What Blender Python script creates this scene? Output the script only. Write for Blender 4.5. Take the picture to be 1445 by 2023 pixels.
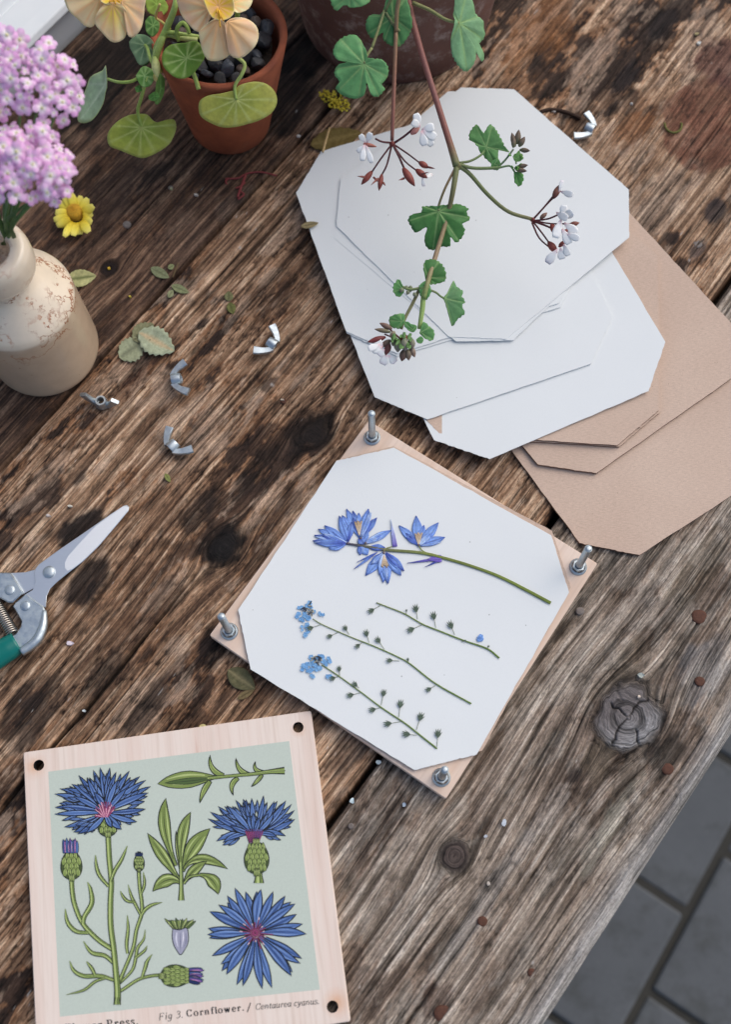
import bpy, math, random
import numpy as np
from mathutils import Matrix, Vector

for _o in list(bpy.data.objects): bpy.data.objects.remove(_o, do_unlink=True)
SC = bpy.context.scene
COL = SC.collection
random.seed(7)
RNG = np.random.default_rng(11)

# ------------------------------------------------------------------ camera
PW, PH = 1445.0, 2023.0                       # size of the photograph
FPX, TILT, ROLL, CH = 2277.2, 0.3336, -0.0440, 0.8083   # solved from the square press boards and their bolts
def _rx(a):
    c, s = math.cos(a), math.sin(a); return np.array([[1,0,0],[0,c,-s],[0,s,c]])
def _rz(a):
    c, s = math.cos(a), math.sin(a); return np.array([[c,-s,0],[s,c,0],[0,0,1]])
RC = _rx(TILT) @ _rz(ROLL)
CPOS = np.array([0, 0, CH])
cam = bpy.data.cameras.new('camera'); camo = bpy.data.objects.new('camera', cam); COL.objects.link(camo)
cam.sensor_fit = 'VERTICAL'; cam.sensor_height = 36.0; cam.sensor_width = 36.0
cam.lens = 36.0*FPX/PH
cam.clip_start = 0.02; cam.clip_end = 200
cam.dof.use_dof = True; cam.dof.focus_distance = 0.835; cam.dof.aperture_fstop = 4.7
camo.matrix_world = Matrix.Translation(CPOS) @ Matrix(RC.tolist()).to_4x4()
SC.camera = camo

# ------------------------------------------------------------------ light
SUN_EL, SUN_AZ = 48.0, 32.0                   # soft light from the right of the picture; azimuth from +X towards +Y
wd = bpy.data.worlds.new('World'); SC.world = wd; wd.use_nodes = True
nt = wd.node_tree; bg = nt.nodes['Background']
sk = nt.nodes.new('ShaderNodeTexSky'); sk.sky_type = 'NISHITA'; sk.sun_disc = False
sk.sun_elevation = math.radians(SUN_EL); sk.sun_rotation = math.radians(90-SUN_AZ)
sk.air_density = 1.0; sk.dust_density = 3.5; sk.ozone_density = 1.0
nt.links.new(sk.outputs[0], bg.inputs[0]); bg.inputs[1].default_value = 0.13
sl = bpy.data.lights.new('sun', 'SUN'); so = bpy.data.objects.new('sun', sl); COL.objects.link(so)
sl.energy = 1.15; sl.angle = math.radians(75); sl.color = (0.99, 1.0, 0.93)
_d = Vector((math.cos(math.radians(SUN_EL))*math.cos(math.radians(SUN_AZ)), math.cos(math.radians(SUN_EL))*math.sin(math.radians(SUN_AZ)), math.sin(math.radians(SUN_EL))))
so.rotation_euler = _d.to_track_quat('Z', 'Y').to_euler(); so.location = (1.5, 1.0, 2.5)
SC.view_settings.view_transform = 'Standard'; SC.view_settings.look = 'None'
SC.view_settings.exposure = 0.18; SC.view_settings.gamma = 1.0; SC.view_settings.use_curve_mapping = False
SC.render.engine = 'CYCLES'

# ------------------------------------------------------------------ helpers
def ray(px, py):
    return RC @ np.array([(px-PW/2)/FPX, -(py-PH/2)/FPX, -1.0])
def P(px, py, z=0.0):
    """point of the real place at height z above the table top"""
    d = ray(px, py); return CPOS + d*((z-CH)/d[2])
def Ppl(px, py, c, n):
    d = ray(px, py); return CPOS + d*(np.dot(np.asarray(c)-CPOS, n)/np.dot(d, n))
def SCALE(px, py, z):
    return ((P(px, py, z)-CPOS) @ RC)[2]/-FPX    # metres per photo pixel there
def srgb(r, g, b):
    f = lambda c: (c/255/12.92) if c/255 <= 0.04045 else ((c/255+0.055)/1.055)**2.4
    return np.array([f(r), f(g), f(b)])
def lerp(a, b, t): return a+(b-a)*t
def sstep(a, b, x):
    t = np.clip((x-a)/(b-a), 0, 1); return t*t*(3-2*t)

ORG = {}
def _link(o, parent):
    COL.objects.link(o)
    if parent is not None: o.parent = parent
def thing(name, label, cat, loc, group=None):
    o = bpy.data.objects.new(name, None); COL.objects.link(o)
    o.empty_display_size = 0.01
    o.location = tuple(float(c) for c in loc); ORG[o.name] = np.array(loc, float)
    o['label'] = label; o['category'] = cat
    if group: o['group'] = group
    return o
def setmesh(me, V, F):
    V = np.asarray(V, np.float32)
    if isinstance(F, np.ndarray):
        n = len(F); k = F.shape[1]
        me.vertices.add(len(V)); me.vertices.foreach_set('co', V.ravel())
        me.loops.add(n*k); me.loops.foreach_set('vertex_index', F.astype(np.int32).ravel())
        me.polygons.add(n); me.polygons.foreach_set('loop_start', np.arange(0, n*k, k, dtype=np.int32))
        me.update(calc_edges=True)
    else:
        me.from_pydata(V.tolist(), [], [tuple(int(i) for i in f) for f in F])
def mk(name, V, F, mat, parent=None, smooth=True, col=None, attrs=None, org=None):
    V = np.asarray(V, float)
    if parent is not None: o0 = ORG[parent.name]
    else: o0 = np.zeros(3) if org is None else np.asarray(org, float)
    me = bpy.data.meshes.new(name); setmesh(me, V-o0, F)
    if col is not None:
        c = np.asarray(col, np.float32)
        if c.ndim == 1: c = np.tile(c, (len(V), 1))
        a = me.attributes.new('Col', 'FLOAT_COLOR', 'POINT')
        a.data.foreach_set('color', np.c_[c, np.ones(len(c), np.float32)].astype(np.float32).ravel())
    for k, v in (attrs or {}).items():
        v = np.asarray(v, np.float32)
        if v.ndim == 1:
            a = me.attributes.new(k, 'FLOAT', 'POINT'); a.data.foreach_set('value', v)
        else:
            a = me.attributes.new(k, 'FLOAT_VECTOR', 'POINT'); a.data.foreach_set('vector', v.ravel())
    mats = mat if isinstance(mat, (list, tuple)) else [mat]
    for m in mats: me.materials.append(m)
    if smooth is not False: me.polygons.foreach_set('use_smooth', [True]*len(me.polygons))
    me.update()
    o = bpy.data.objects.new(name, me); _link(o, parent)
    if parent is None: o.location = tuple(o0)
    ORG[o.name] = o0
    return o
def solo(name, V, F, mat, label, cat, group=None, **kw):
    V = np.asarray(V, float)
    org = np.array([V[:,0].mean(), V[:,1].mean(), V[:,2].min()])
    o = mk(name, V, F, mat, None, org=org, **kw)
    o['label'] = label; o['category'] = cat
    if group: o['group'] = group
    return o
def struct(o): o['kind'] = 'structure'; return o
def join(*vf):
    VV, FF, n = [], [], 0
    for V, F in vf:
        VV.append(np.asarray(V, float)); FF += [tuple(int(i)+n for i in f) for f in F]; n += len(V)
    return np.concatenate(VV), FF
def catmull(pts, n=6):
    p = np.asarray(pts, float); p = np.vstack([2*p[0]-p[1], p, 2*p[-1]-p[-2]])
    out = []
    for i in range(1, len(p)-2):
        for k in range(n):
            t = k/n
            out.append(.5*((2*p[i])+(-p[i-1]+p[i+1])*t+(2*p[i-1]-5*p[i]+4*p[i+1]-p[i+2])*t*t+(-p[i-1]+3*p[i]-3*p[i+1]+p[i+2])*t**3))
    out.append(p[-2]); return np.array(out)
def tube(pts, rad, n=8, flat=None):
    p = np.asarray(pts, float); m = len(p)
    rad = np.full(m, rad) if np.isscalar(rad) else np.interp(np.linspace(0, 1, m), np.linspace(0, 1, len(rad)), rad)
    T = np.gradient(p, axis=0); T /= np.linalg.norm(T, axis=1)[:, None]+1e-12
    a = np.array([0, 0, 1.]) if abs(T[0][2]) < .9 else np.array([1., 0, 0])
    N = np.cross(T[0], a); N /= np.linalg.norm(N)
    V, F = [], []
    ang = np.arange(n)*2*np.pi/n
    for i in range(m):
        N = N-T[i]*np.dot(N, T[i]); N /= np.linalg.norm(N)+1e-12
        B = np.cross(T[i], N)
        V.append(p[i]+rad[i]*(np.cos(ang)[:, None]*N+np.sin(ang)[:, None]*B))
    V = np.concatenate(V)
    for i in range(m-1):
        for k in range(n):
            F.append((i*n+k, i*n+(k+1) % n, (i+1)*n+(k+1) % n, (i+1)*n+k))
    F.append(tuple(range(n))[::-1]); F.append(tuple((m-1)*n+k for k in range(n)))
    return V, F
def lathe(prof, n=48, c=(0, 0, 0), wob=0.0, M=None):
    prof = np.asarray(prof, float); m = len(prof); V = []; F = []
    for i, (r, z) in enumerate(prof):
        for k in range(n):
            a = 2*np.pi*k/n
            rr = r*(1+wob*math.sin(2*a+1.3)+wob*.6*math.sin(3*a+.4+z*20))
            V.append((rr*math.cos(a), rr*math.sin(a), z))
    for i in range(m-1):
        for k in range(n): F.append((i*n+k, i*n+(k+1) % n, (i+1)*n+(k+1) % n, (i+1)*n+k))
    V = np.array(V)
    if M is not None: V = V @ np.asarray(M).T
    return V+np.asarray(c, float), F
def prism(bot, top):
    """closed prism between two same-length outlines"""
    n = len(bot); V = np.vstack([bot, top])
    F = [tuple(range(n))[::-1], tuple(range(n, 2*n))]
    for i in range(n): j = (i+1) % n; F.append((i, j, n+j, n+i))
    return V, F
def box(c, half, ax=None):
    c = np.asarray(c, float); ax = np.eye(3) if ax is None else np.asarray(ax)
    V = np.array([[sx, sy, sz] for sz in (-1, 1) for sy in (-1, 1) for sx in (-1, 1)], float)*np.asarray(half)
    F = [(0,2,3,1),(4,5,7,6),(0,1,5,4),(2,6,7,3),(0,4,6,2),(1,3,7,5)]
    return V @ ax + c, F
def blob(c, r, seed, n=2, amp=.25, sq=(1, 1, 1)):
    """rough stone: a subdivided icosahedron pushed in and out"""
    t = (1+5**.5)/2
    V = [(-1,t,0),(1,t,0),(-1,-t,0),(1,-t,0),(0,-1,t),(0,1,t),(0,-1,-t),(0,1,-t),(t,0,-1),(t,0,1),(-t,0,-1),(-t,0,1)]
    F = [(0,11,5),(0,5,1),(0,1,7),(0,7,10),(0,10,11),(1,5,9),(5,11,4),(11,10,2),(10,7,6),(7,1,8),(3,9,4),(3,4,2),(3,2,6),(3,6,8),(3,8,9),(4,9,5),(2,4,11),(6,2,10),(8,6,7),(9,8,1)]
    V = [np.array(v)/np.linalg.norm(v) for v in V]
    for _ in range(n-1):
        mid = {}; G = []
        def m(a, b):
            k = (min(a, b), max(a, b))
            if k not in mid:
                q = V[a]+V[b]; V.append(q/np.linalg.norm(q)); mid[k] = len(V)-1
            return mid[k]
        for a, b, d in F:
            x, y, z = m(a, b), m(b, d), m(d, a); G += [(a,x,z),(b,y,x),(d,z,y),(x,y,z)]
        F = G
    rg = np.random.default_rng(seed); V = np.array(V)
    D = rg.normal(size=(6, 3)); D /= np.linalg.norm(D, axis=1)[:, None]
    cut = rg.uniform(.55, .9, 6)
    for d, k in zip(D, cut):
        pr = V @ d; V = V-np.where(pr > k, (pr-k)*.85, 0)[:, None]*d
    V = V*(1+amp*.3*rg.normal(size=(len(V), 1)))*np.asarray(sq)*r
    A = rg.uniform(0, 6.28, 3); M = _rz(A[0])@_rx(A[1])@_rz(A[2])
    return V @ M.T+np.asarray(c, float), F
def hash2(ix, iy, seed):
    h = (ix.astype(np.int64)*374761393 + iy.astype(np.int64)*668265263 + seed*1442695041) & 0xffffffff
    h = ((h ^ (h >> 13))*1274126177) & 0xffffffff
    return ((h ^ (h >> 16)) & 0xffff)/65535.0
def vn(x, y, seed=0):
    ix = np.floor(x); iy = np.floor(y); fx = x-ix; fy = y-iy
    fx = fx*fx*fx*(fx*(fx*6-15)+10); fy = fy*fy*fy*(fy*(fy*6-15)+10)
    a = hash2(ix, iy, seed); b = hash2(ix+1, iy, seed); c = hash2(ix, iy+1, seed); d = hash2(ix+1, iy+1, seed)
    return (a+(b-a)*fx)*(1-fy)+(c+(d-c)*fx)*fy
def fbm(x, y, seed=0, o=4, g=.5):
    s = 0; a = 1; t = 0
    for i in range(o):
        s = s+a*vn(x*2**i+i*17.3, y*2**i-i*9.1, seed+i*31); t += a; a *= g
    return s/t

# ------------------------------------------------------------------ materials
class NT:
    def __init__(s, name):
        s.m = bpy.data.materials.new(name); s.m.use_nodes = True; s.t = s.m.node_tree
        s.b = s.t.nodes['Principled BSDF']; s.out = s.t.nodes['Material Output']
    def n(s, ty, **kw):
        x = s.t.nodes.new(ty)
        for k, v in kw.items():
            if isinstance(k, str) and hasattr(x, k): setattr(x, k, v)
        return x
    def l(s, a, b): s.t.links.new(a, b)
    def noise(s, scale, detail=4, rough=.55, vec=None, dim=None):
        x = s.n('ShaderNodeTexNoise'); x.inputs['Scale'].default_value = scale; x.inputs['Detail'].default_value = detail; x.inputs['Roughness'].default_value = rough
        if vec is not None: s.l(vec, x.inputs['Vector'])
        return x
    def ramp(s, fac, stops):
        r = s.n('ShaderNodeValToRGB'); e = r.color_ramp.elements
        while len(e) < len(stops): e.new(.5)
        for i, (p, c) in enumerate(stops):
            e[i].position = p; e[i].color = (c, c, c, 1) if np.isscalar(c) else (*[float(q) for q in c], 1)
        s.l(fac, r.inputs[0]); return r
    def mix(s, a, b, fac, blend='MIX'):
        x = s.n('ShaderNodeMix'); x.data_type = 'RGBA'; x.blend_type = blend
        for v, sock in ((fac, x.inputs[0]), (a, x.inputs[6]), (b, x.inputs[7])):
            if hasattr(v, 'links'): s.l(v, sock)
            elif np.isscalar(v): sock.default_value = float(v)
            else: sock.default_value = (*[float(q) for q in v], 1)
        return x.outputs[2]
    def bump(s, h, strength=.3, dist=.001):
        x = s.n('ShaderNodeBump'); x.inputs['Strength'].default_value = strength; x.inputs['Distance'].default_value = dist
        s.l(h, x.inputs['Height']); s.l(x.outputs[0], s.b.inputs['Normal']); return x
    def coord(s, kind='Object'):
        return s.n('ShaderNodeTexCoord').outputs[kind]
    def base(s, c): 
        if hasattr(c, 'links'): s.l(c, s.b.inputs['Base Color'])
        else: s.b.inputs['Base Color'].default_value = (*[float(q) for q in c], 1)
    def set(s, **kw):
        for k, v in kw.items(): s.b.inputs[k.replace('_', ' ')].default_value = v
def attr_mat(name, rough=.6, var=.18, vscale=400, transl=0.0, bump=.0, bscale=900, spec=.4, metallic=0.0):
    """colour of the thing from its own mesh, broken up by fine noise; optional light passing through (leaf, petal)"""
    m = NT(name); a = m.n('ShaderNodeAttribute'); a.attribute_name = 'Col'
    co = m.coord(); nz = m.noise(vscale, 3, .6, co)
    r = m.ramp(nz.outputs[0], [(.25, 1-var), (.75, 1+var)])
    c = m.mix(a.outputs['Color'], r.outputs[0], 1.0, 'MULTIPLY'); m.base(c)
    m.set(Roughness=rough, Metallic=metallic); m.b.inputs['Specular IOR Level'].default_value = spec
    if bump: 
        n2 = m.noise(bscale, 3, .6, co); m.bump(n2.outputs[0], bump, .0006)
    if transl:
        t = m.n('ShaderNodeBsdfTranslucent'); m.l(c, t.inputs[0])
        x = m.n('ShaderNodeMixShader'); x.inputs[0].default_value = transl
        m.l(m.b.outputs[0], x.inputs[1]); m.l(t.outputs[0], x.inputs[2]); m.l(x.outputs[0], m.out.inputs[0])
    return m.m
M = {}
M['leaf'] = attr_mat('leaf', .55, .16, 260, .28, .35, 700)
M['petal'] = attr_mat('petal', .6, .06, 300, .20, .15, 800, .25)
M['white_petal'] = attr_mat('white_petal', .6, .03, 300, .10, .15, 800, .25)
M['stem'] = attr_mat('stem', .5, .15, 500, .08, .1, 900)
M['dry'] = attr_mat('dry_plant', .75, .22, 500, .12, .5, 900, .2)
M['pressed'] = attr_mat('pressed_plant', .8, .2, 700, .0, .4, 1500, .2)
M['ink'] = attr_mat('print_ink', .55, .05, 900, 0, 0, 900, .3)
M['stone'] = attr_mat('pebble', .5, .3, 500, 0, .5, 1200, .5)
def zinc(name, col, rough, var=.2):
    m = NT(name); co = m.coord(); nz = m.noise(700, 4, .6, co)
    m.base(m.mix(np.asarray(col)*(1-var), np.asarray(col)*(1+var*.4), nz.outputs[0]))
    m.set(Metallic=1.0); r = m.ramp(m.noise(260, 4, .6, co).outputs[0], [(.3, rough*.75), (.7, rough*1.4)]); m.l(r.outputs[0], m.b.inputs['Roughness'])
    m.bump(nz.outputs[0], .08, .0003); return m.m
M['zinc'] = zinc('zinc_plated_steel', (.54, .60, .64), .44)
def polished(name, col, rough):
    m = NT(name); g = m.n('ShaderNodeNewGeometry'); mp = m.n('ShaderNodeMapping'); mp.inputs['Rotation'].default_value = (0, 0, -.85); mp.inputs['Scale'].default_value = (40, 2500, 40); m.l(g.outputs['Position'], mp.inputs[0])
    nz = m.noise(1, 3, .6, mp.outputs[0]); m.base(m.mix(np.asarray(col)*.94, col, nz.outputs[0])); m.set(Metallic=1.0, Roughness=rough); m.bump(nz.outputs[0], .05, .0002); return m.m
M['steel'] = polished('brushed_blade_steel', (.78, .80, .82), .36)
M['steel_bright'] = polished('ground_bevel_steel', (.93, .93, .93), .5)
M['spring'] = zinc('spring_steel', (.55, .50, .44), .3, .2)
m = NT('green_grip_vinyl'); m.base(srgb(0, 108, 100)); m.set(Roughness=.28); m.bump(m.noise(300, 2, .5, m.coord()).outputs[0], .05, .0005); M['green'] = m.m
m = NT('terracotta'); co = m.coord(); n1 = m.noise(38, 6, .65, co); n2 = m.noise(600, 3, .6, co)
c = m.mix(srgb(126, 64, 42), srgb(172, 92, 58), m.ramp(n1.outputs[0], [(.3, 0), (.7, 1)]).outputs[0])
c = m.mix(c, srgb(190, 140, 112), m.ramp(m.noise(14, 7, .7, co).outputs[0], [(.60, 0), (.85, .5)]).outputs[0]); m.base(c)
m.set(Roughness=.78); m.bump(n2.outputs[0], .25, .0006); M['terra'] = m.m
m = NT('weathered_terracotta'); co = m.coord(); n1 = m.noise(26, 7, .7, co); n2 = m.noise(420, 4, .65, co)
c = m.mix(srgb(78, 52, 46), srgb(122, 84, 72), n1.outputs[0])
c = m.mix(c, srgb(176, 160, 152), m.ramp(m.noise(60, 8, .75, co).outputs[0], [(.5, 0), (.72, .75)]).outputs[0]); m.base(c)
m.set(Roughness=.85); m.bump(n2.outputs[0], .4, .0008); M['oldterra'] = m.m
m = NT('potting_soil'); co = m.coord(); m.base(m.mix((.012, .009, .007), (.05, .035, .025), m.noise(300, 4, .7, co).outputs[0])); m.set(Roughness=.95); m.bump(m.noise(350, 4, .7, co).outputs[0], .8, .003); M['soil'] = m.m
def card(name, a, b, fine, specks, speckcol, rough=.85, grain=.6):
    m = NT(name); co = m.coord(); n1 = m.noise(9, 3, .5, co); n2 = m.noise(fine, 3, .65, co)
    c = m.mix(a, b, m.ramp(n1.outputs[0], [(.3, 0), (.7, 1)]).outputs[0])
    c = m.mix(c, np.asarray(a)*.80, m.ramp(n2.outputs[0], [(.45, 0), (.75, grain)]).outputs[0])
    v = m.n('ShaderNodeTexVoronoi'); v.inputs['Scale'].default_value = specks; v.inputs['Randomness'].default_value = 1; m.l(co, v.inputs['Vector'])
    w = m.n('ShaderNodeMath'); w.operation = 'LESS_THAN'; m.l(v.outputs['Distance'], w.inputs[0]); w.inputs[1].default_value = .055
    sel = m.n('ShaderNodeMath'); sel.operation = 'MULTIPLY'; m.l(w.outputs[0], sel.inputs[0])
    pick = m.ramp(v.outputs['Color'], [(.68, 0), (.72, .7)]); m.l(pick.outputs[0], sel.inputs[1])
    m.base(m.mix(c, speckcol, sel.outputs[0])); m.set(Roughness=rough); m.b.inputs['Specular IOR Level'].default_value = .25
    if grain > .3:
        st = m.n('ShaderNodeMapping'); st.inputs['Rotation'].default_value = (0, 0, .9); st.inputs['Scale'].default_value = (260, 1900, 1); m.l(co, st.inputs[0]); fb = m.noise(1, 3, .6, st.outputs[0])
        wv = m.n('ShaderNodeTexWave'); wv.inputs['Scale'].default_value = 34; wv.inputs['Distortion'].default_value = 1.2; mr = m.n('ShaderNodeMapping'); mr.inputs['Rotation'].default_value = (0, 0, .9); m.l(co, mr.inputs[0]); m.l(mr.outputs[0], wv.inputs[0])
        pr_ = m.b.inputs['Base Color'].links[0].from_socket; m.base(m.mix(pr_, m.ramp(fb.outputs[0], [(.3, .86), (.7, 1.1)]).outputs[0], 1.0, 'MULTIPLY'))
        ad = m.n('ShaderNodeMath'); ad.operation = 'MULTIPLY_ADD'; m.l(wv.outputs['Fac'], ad.inputs[0]); ad.inputs[1].default_value = 1.2; m.l(n2.outputs[0], ad.inputs[2]); m.bump(ad.outputs[0], .22, .0003)
    else: m.bump(n2.outputs[0], .12*grain, .0003)
    return m.m
M['white'] = card('white_card', (.735, .757, .760), (.765, .785, .786), 900, 95, (.34, .34, .34), .85, .12)
M['kraft'] = card('kraft_card', srgb(198, 172, 154), srgb(210, 186, 168), 1100, 190, srgb(120, 92, 80))
m = NT('kraft_edge'); m.base(srgb(120, 92, 76)); m.set(Roughness=.9); M['kraftedge'] = m.m
def ply(name, ang, org, la=(226, 208, 194), lb=(208, 180, 160)):
    m = NT(name); g = m.n('ShaderNodeNewGeometry')
    mp = m.n('ShaderNodeMapping'); mp.vector_type = 'TEXTURE'; mp.inputs['Rotation'].default_value = (0, 0, ang); mp.inputs['Location'].default_value = tuple(org)
    m.l(g.outputs['Position'], mp.inputs[0])
    st = m.n('ShaderNodeMapping'); st.inputs['Scale'].default_value = (90, 4, 60); m.l(mp.outputs[0], st.inputs[0])
    n1 = m.noise(1.0, 5, .6, st.outputs[0]); st2 = m.n('ShaderNodeMapping'); st2.inputs['Scale'].default_value = (420, 14, 60); m.l(mp.outputs[0], st2.inputs[0]); n2 = m.noise(1.0, 3, .6, st2.outputs[0])
    c = m.mix(srgb(*la), srgb(*lb), m.ramp(n1.outputs[0], [(.42, 0), (.75, 1)]).outputs[0])
    c = m.mix(c, srgb(190, 140, 112), m.ramp(n1.outputs[0], [(.68, 0), (.76, .55)]).outputs[0])
    c = m.mix(c, srgb(200, 176, 158), m.ramp(n2.outputs[0], [(.5, 0), (.8, .5)]).outputs[0])
    m.base(c); m.set(Roughness=.6); m.b.inputs['Specular IOR Level'].default_value = .3; m.bump(n2.outputs[0], .1, .0003); return m
# ------------------------------------------------------------------ wood: planks of the workbench
GA = math.radians(50.6)                         # direction of the planks
EU = np.array([math.cos(GA), math.sin(GA), 0]); EV = np.array([math.sin(GA), -math.cos(GA), 0])
def UV(px, py, z=0):
    p = P(px, py, z); return p @ EU, p @ EV
m = NT('weathered_plank_wood'); a = m.n('ShaderNodeAttribute'); a.attribute_name = 'Col'
g = m.n('ShaderNodeAttribute'); g.attribute_name = 'grain'
st = m.n('ShaderNodeMapping'); st.inputs['Scale'].default_value = (26, 820, 1); m.l(g.outputs['Vector'], st.inputs[0])
n1 = m.noise(1, 4, .65, st.outputs[0])
st2 = m.n('ShaderNodeMapping'); st2.inputs['Scale'].default_value = (330, 900, 1); m.l(g.outputs['Vector'], st2.inputs[0])
n2 = m.noise(1, 4, .7, st2.outputs[0])
c = m.mix(a.outputs['Color'], m.ramp(n1.outputs[0], [(.25, .54), (.75, 1.42)]).outputs[0], 1.0, 'MULTIPLY')
c = m.mix(c, m.ramp(n2.outputs[0], [(.28, .52), (.72, 1.44)]).outputs[0], 1.0, 'MULTIPLY')
hs = []
for (su, sw, wd_, lo) in ((2.4, 150, .026, .46), (6, 330, .030, .58)):
    mp_ = m.n('ShaderNodeMapping'); mp_.inputs['Scale'].default_value = (su, sw, 1); m.l(g.outputs['Vector'], mp_.inputs[0]); nh = m.noise(1, 2.5, .5, mp_.outputs[0])
    s_ = m.n('ShaderNodeMath'); s_.operation = 'SUBTRACT'; m.l(nh.outputs[0], s_.inputs[0]); s_.inputs[1].default_value = .5
    a_ = m.n('ShaderNodeMath'); a_.operation = 'ABSOLUTE'; m.l(s_.outputs[0], a_.inputs[0]); r_ = m.ramp(a_.outputs[0], [(0, lo), (wd_, 1.04)]); hs.append(r_)
    c = m.mix(c, r_.outputs[0], 1.0, 'MULTIPLY')
m.base(c)
m.set(Roughness=.82); m.b.inputs['Specular IOR Level'].default_value = .25
ad = m.n('ShaderNodeMath'); ad.operation = 'ADD'; m.l(n1.outputs[0], ad.inputs[0]); m.l(n2.outputs[0], ad.inputs[1])
a3 = m.n('ShaderNodeMath'); a3.operation = 'MULTIPLY_ADD'; m.l(hs[0].outputs[0], a3.inputs[0]); a3.inputs[1].default_value = 1.2; m.l(ad.outputs[0], a3.inputs[2])
m.bump(a3.outputs[0], .8, .0007); M['plank'] = m.m

def ulist(a, b, du, lo, hi):
    mid = np.arange(a, b+du/2, du)
    return np.concatenate([np.arange(lo, a-.004, .012), mid, np.arange(b+.008, hi, .012)])
def plank(parent, name, us, v0, v1, dv, sp, label=None):
    vs = np.linspace(v0, v1, int((v1-v0)/dv)+1)
    U, V = np.meshgrid(us, vs, indexing='ij'); s = sp['seed']
    w = V+sp.get('wave', .007)*(fbm(U*2.6, V*5, s, 3)-.5)*2+.0022*(fbm(U*9, V*22, s+5, 3)-.5)
    kn = np.zeros_like(U); kring = np.zeros_like(U); kcol = []
    for (ku, kv, r, hollow, dark) in sp['knots']:
        rag = sp.get('rag', .10)
        rho2 = ((U-ku)/1.35)**2+(V-kv)**2
        w = w-(V-kv)*r*r*sp.get('kw', 1.25)/(rho2+.35*r*r)
        rr = np.sqrt(((U-ku)/1.05)**2+(V-kv)**2)*(1+rag*(fbm(U*70, V*90, s+77, 4)-.5)*2)
        kcol.append((rr/r, hollow, dark, ku, kv, r))
    gc = vn(w/.0105, U/.42+w*9, s+1); gm = vn(w/.0042, U/.16, s+2); gf = vn(w/.0020, U/.08, s+3); gx = vn(w/.0012, U/.045, s+4)
    gb = fbm(w/.03, U/.3, s+6, 3)
    rough = fbm(U/.012, V/.006, s+8, 4)                     # torn, worn patches
    rel = sp['relief']
    rdg = lambda n, pw: (1-np.abs(2*n-1))**pw
    hair = np.maximum(rdg(vn(w/.0030, U/.30, s+11), 7), .8*rdg(vn(w/.0017, U/.14, s+12), 7))*sstep(.25, .6, fbm(U/.10, V/.03, s+13, 2))
    rg2 = fbm(U/.022, V/.009, s+14, 4, .6)
    crk = np.exp(-((rg2-.5)/.022)**2)*sstep(.45, .62, fbm(U/.07, V/.05, s+15, 3))*sp.get('crackle', .5)
    h = rel*(.0011*(gc-.5)+.0010*(sstep(.25, .6, gm)-.5)+.0008*(gf-.5)+.00035*(gx-.5)+.0013*(rough-.5)-.0011*hair-.0011*crk)
    tone = .22*gm+.33*gf+.10*gc+.35*gx
    tone = tone+.22*(gb-.5)+.40*(rough-.5)-.16*hair-.40*crk+.06
    # fissures along the grain
    fis = np.zeros_like(U); rg = np.random.default_rng(s+100)
    cr = list(sp.get('cracks', []))
    for _ in range(sp['ncr']):
        L = rg.uniform(.015, .12); cr.append((rg.uniform(v0, v1), rg.uniform(us[0]+.3, us[-1]-.3), L, rg.uniform(.0004, .0009), rg.uniform(.5, 1.0)))
    for (w0, u0, L, wd_, dp) in cr:
        iu = np.where(np.abs(us-u0) < L)[0]
        if len(iu) == 0: continue
        sl_ = slice(iu[0], iu[-1]+1); uu = U[sl_]; ww = w[sl_]+.0006*(vn(uu/.012, uu*0, int(abs(w0)*9999)+3)-.5)*2
        win = np.clip(1-((uu-u0)/L)**2, 0, 1)**.5
        fis[sl_] = np.maximum(fis[sl_], dp*win*np.exp(-((ww-w0)/(wd_*(.25+win)))**2))
    h = h-.0022*fis
    # colour
    A_, B_, C_, D_ = [srgb(*q) for q in sp['pal']]           # deep, dark, mid, light
    t = np.clip((tone-.5)*sp.get('con', 1.35)+.5+sp.get('bias', 0), 0, 1)[..., None]
    col = np.where(t < .33, lerp(A_, B_, t/.33), np.where(t < .66, lerp(B_, C_, (t-.33)/.33), lerp(C_, D_, (t-.66)/.34)))
    tint = fbm(U/.09, V/.05, s+40, 4)
    col = col*(.92+.46*tint[..., None])
    reg = sstep(.38, .60, fbm(U/.16, V/.10, s+41, 3))
    bl = fbm(U/.045, V/.020, s+50, 6, .64)+.16*(rough-.5)+.05*(reg-.6)
    for (bx, by, br, ba) in sp.get('burn', []):
        bu, bv_ = UV(bx, by); q_ = ((U-bu)**2+((V-bv_)*1.3)**2)/(br*SCALE(bx, by, 0))**2; bl = bl+ba*np.exp(-q_); reg = np.maximum(reg, np.exp(-q_))
    ogm = (sp.get('orange', 0)*sstep(.50, .57, bl)*reg)[..., None]
    col = col*(1-ogm)+srgb(138, 94, 62)*ogm*(.35+1.25*tone[..., None])
    dk = (sp.get('dark', 0)*sstep(.565, .625, bl)*reg)[..., None]
    col = col*(1-dk)+srgb(40, 32, 30)*dk*(.6+.8*tone[..., None]); h = h-.0005*dk[..., 0]
    lf = (sp.get('pale', 0)*sstep(.56, .63, fbm(U/.040, V/.015, s+61, 6, .66)+.10*(rough-.5)))[..., None]
    col = col*(1-lf)+srgb(*sp.get('palecol', (176, 152, 132)))*lf*(.45+1.05*tone[..., None])
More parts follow.
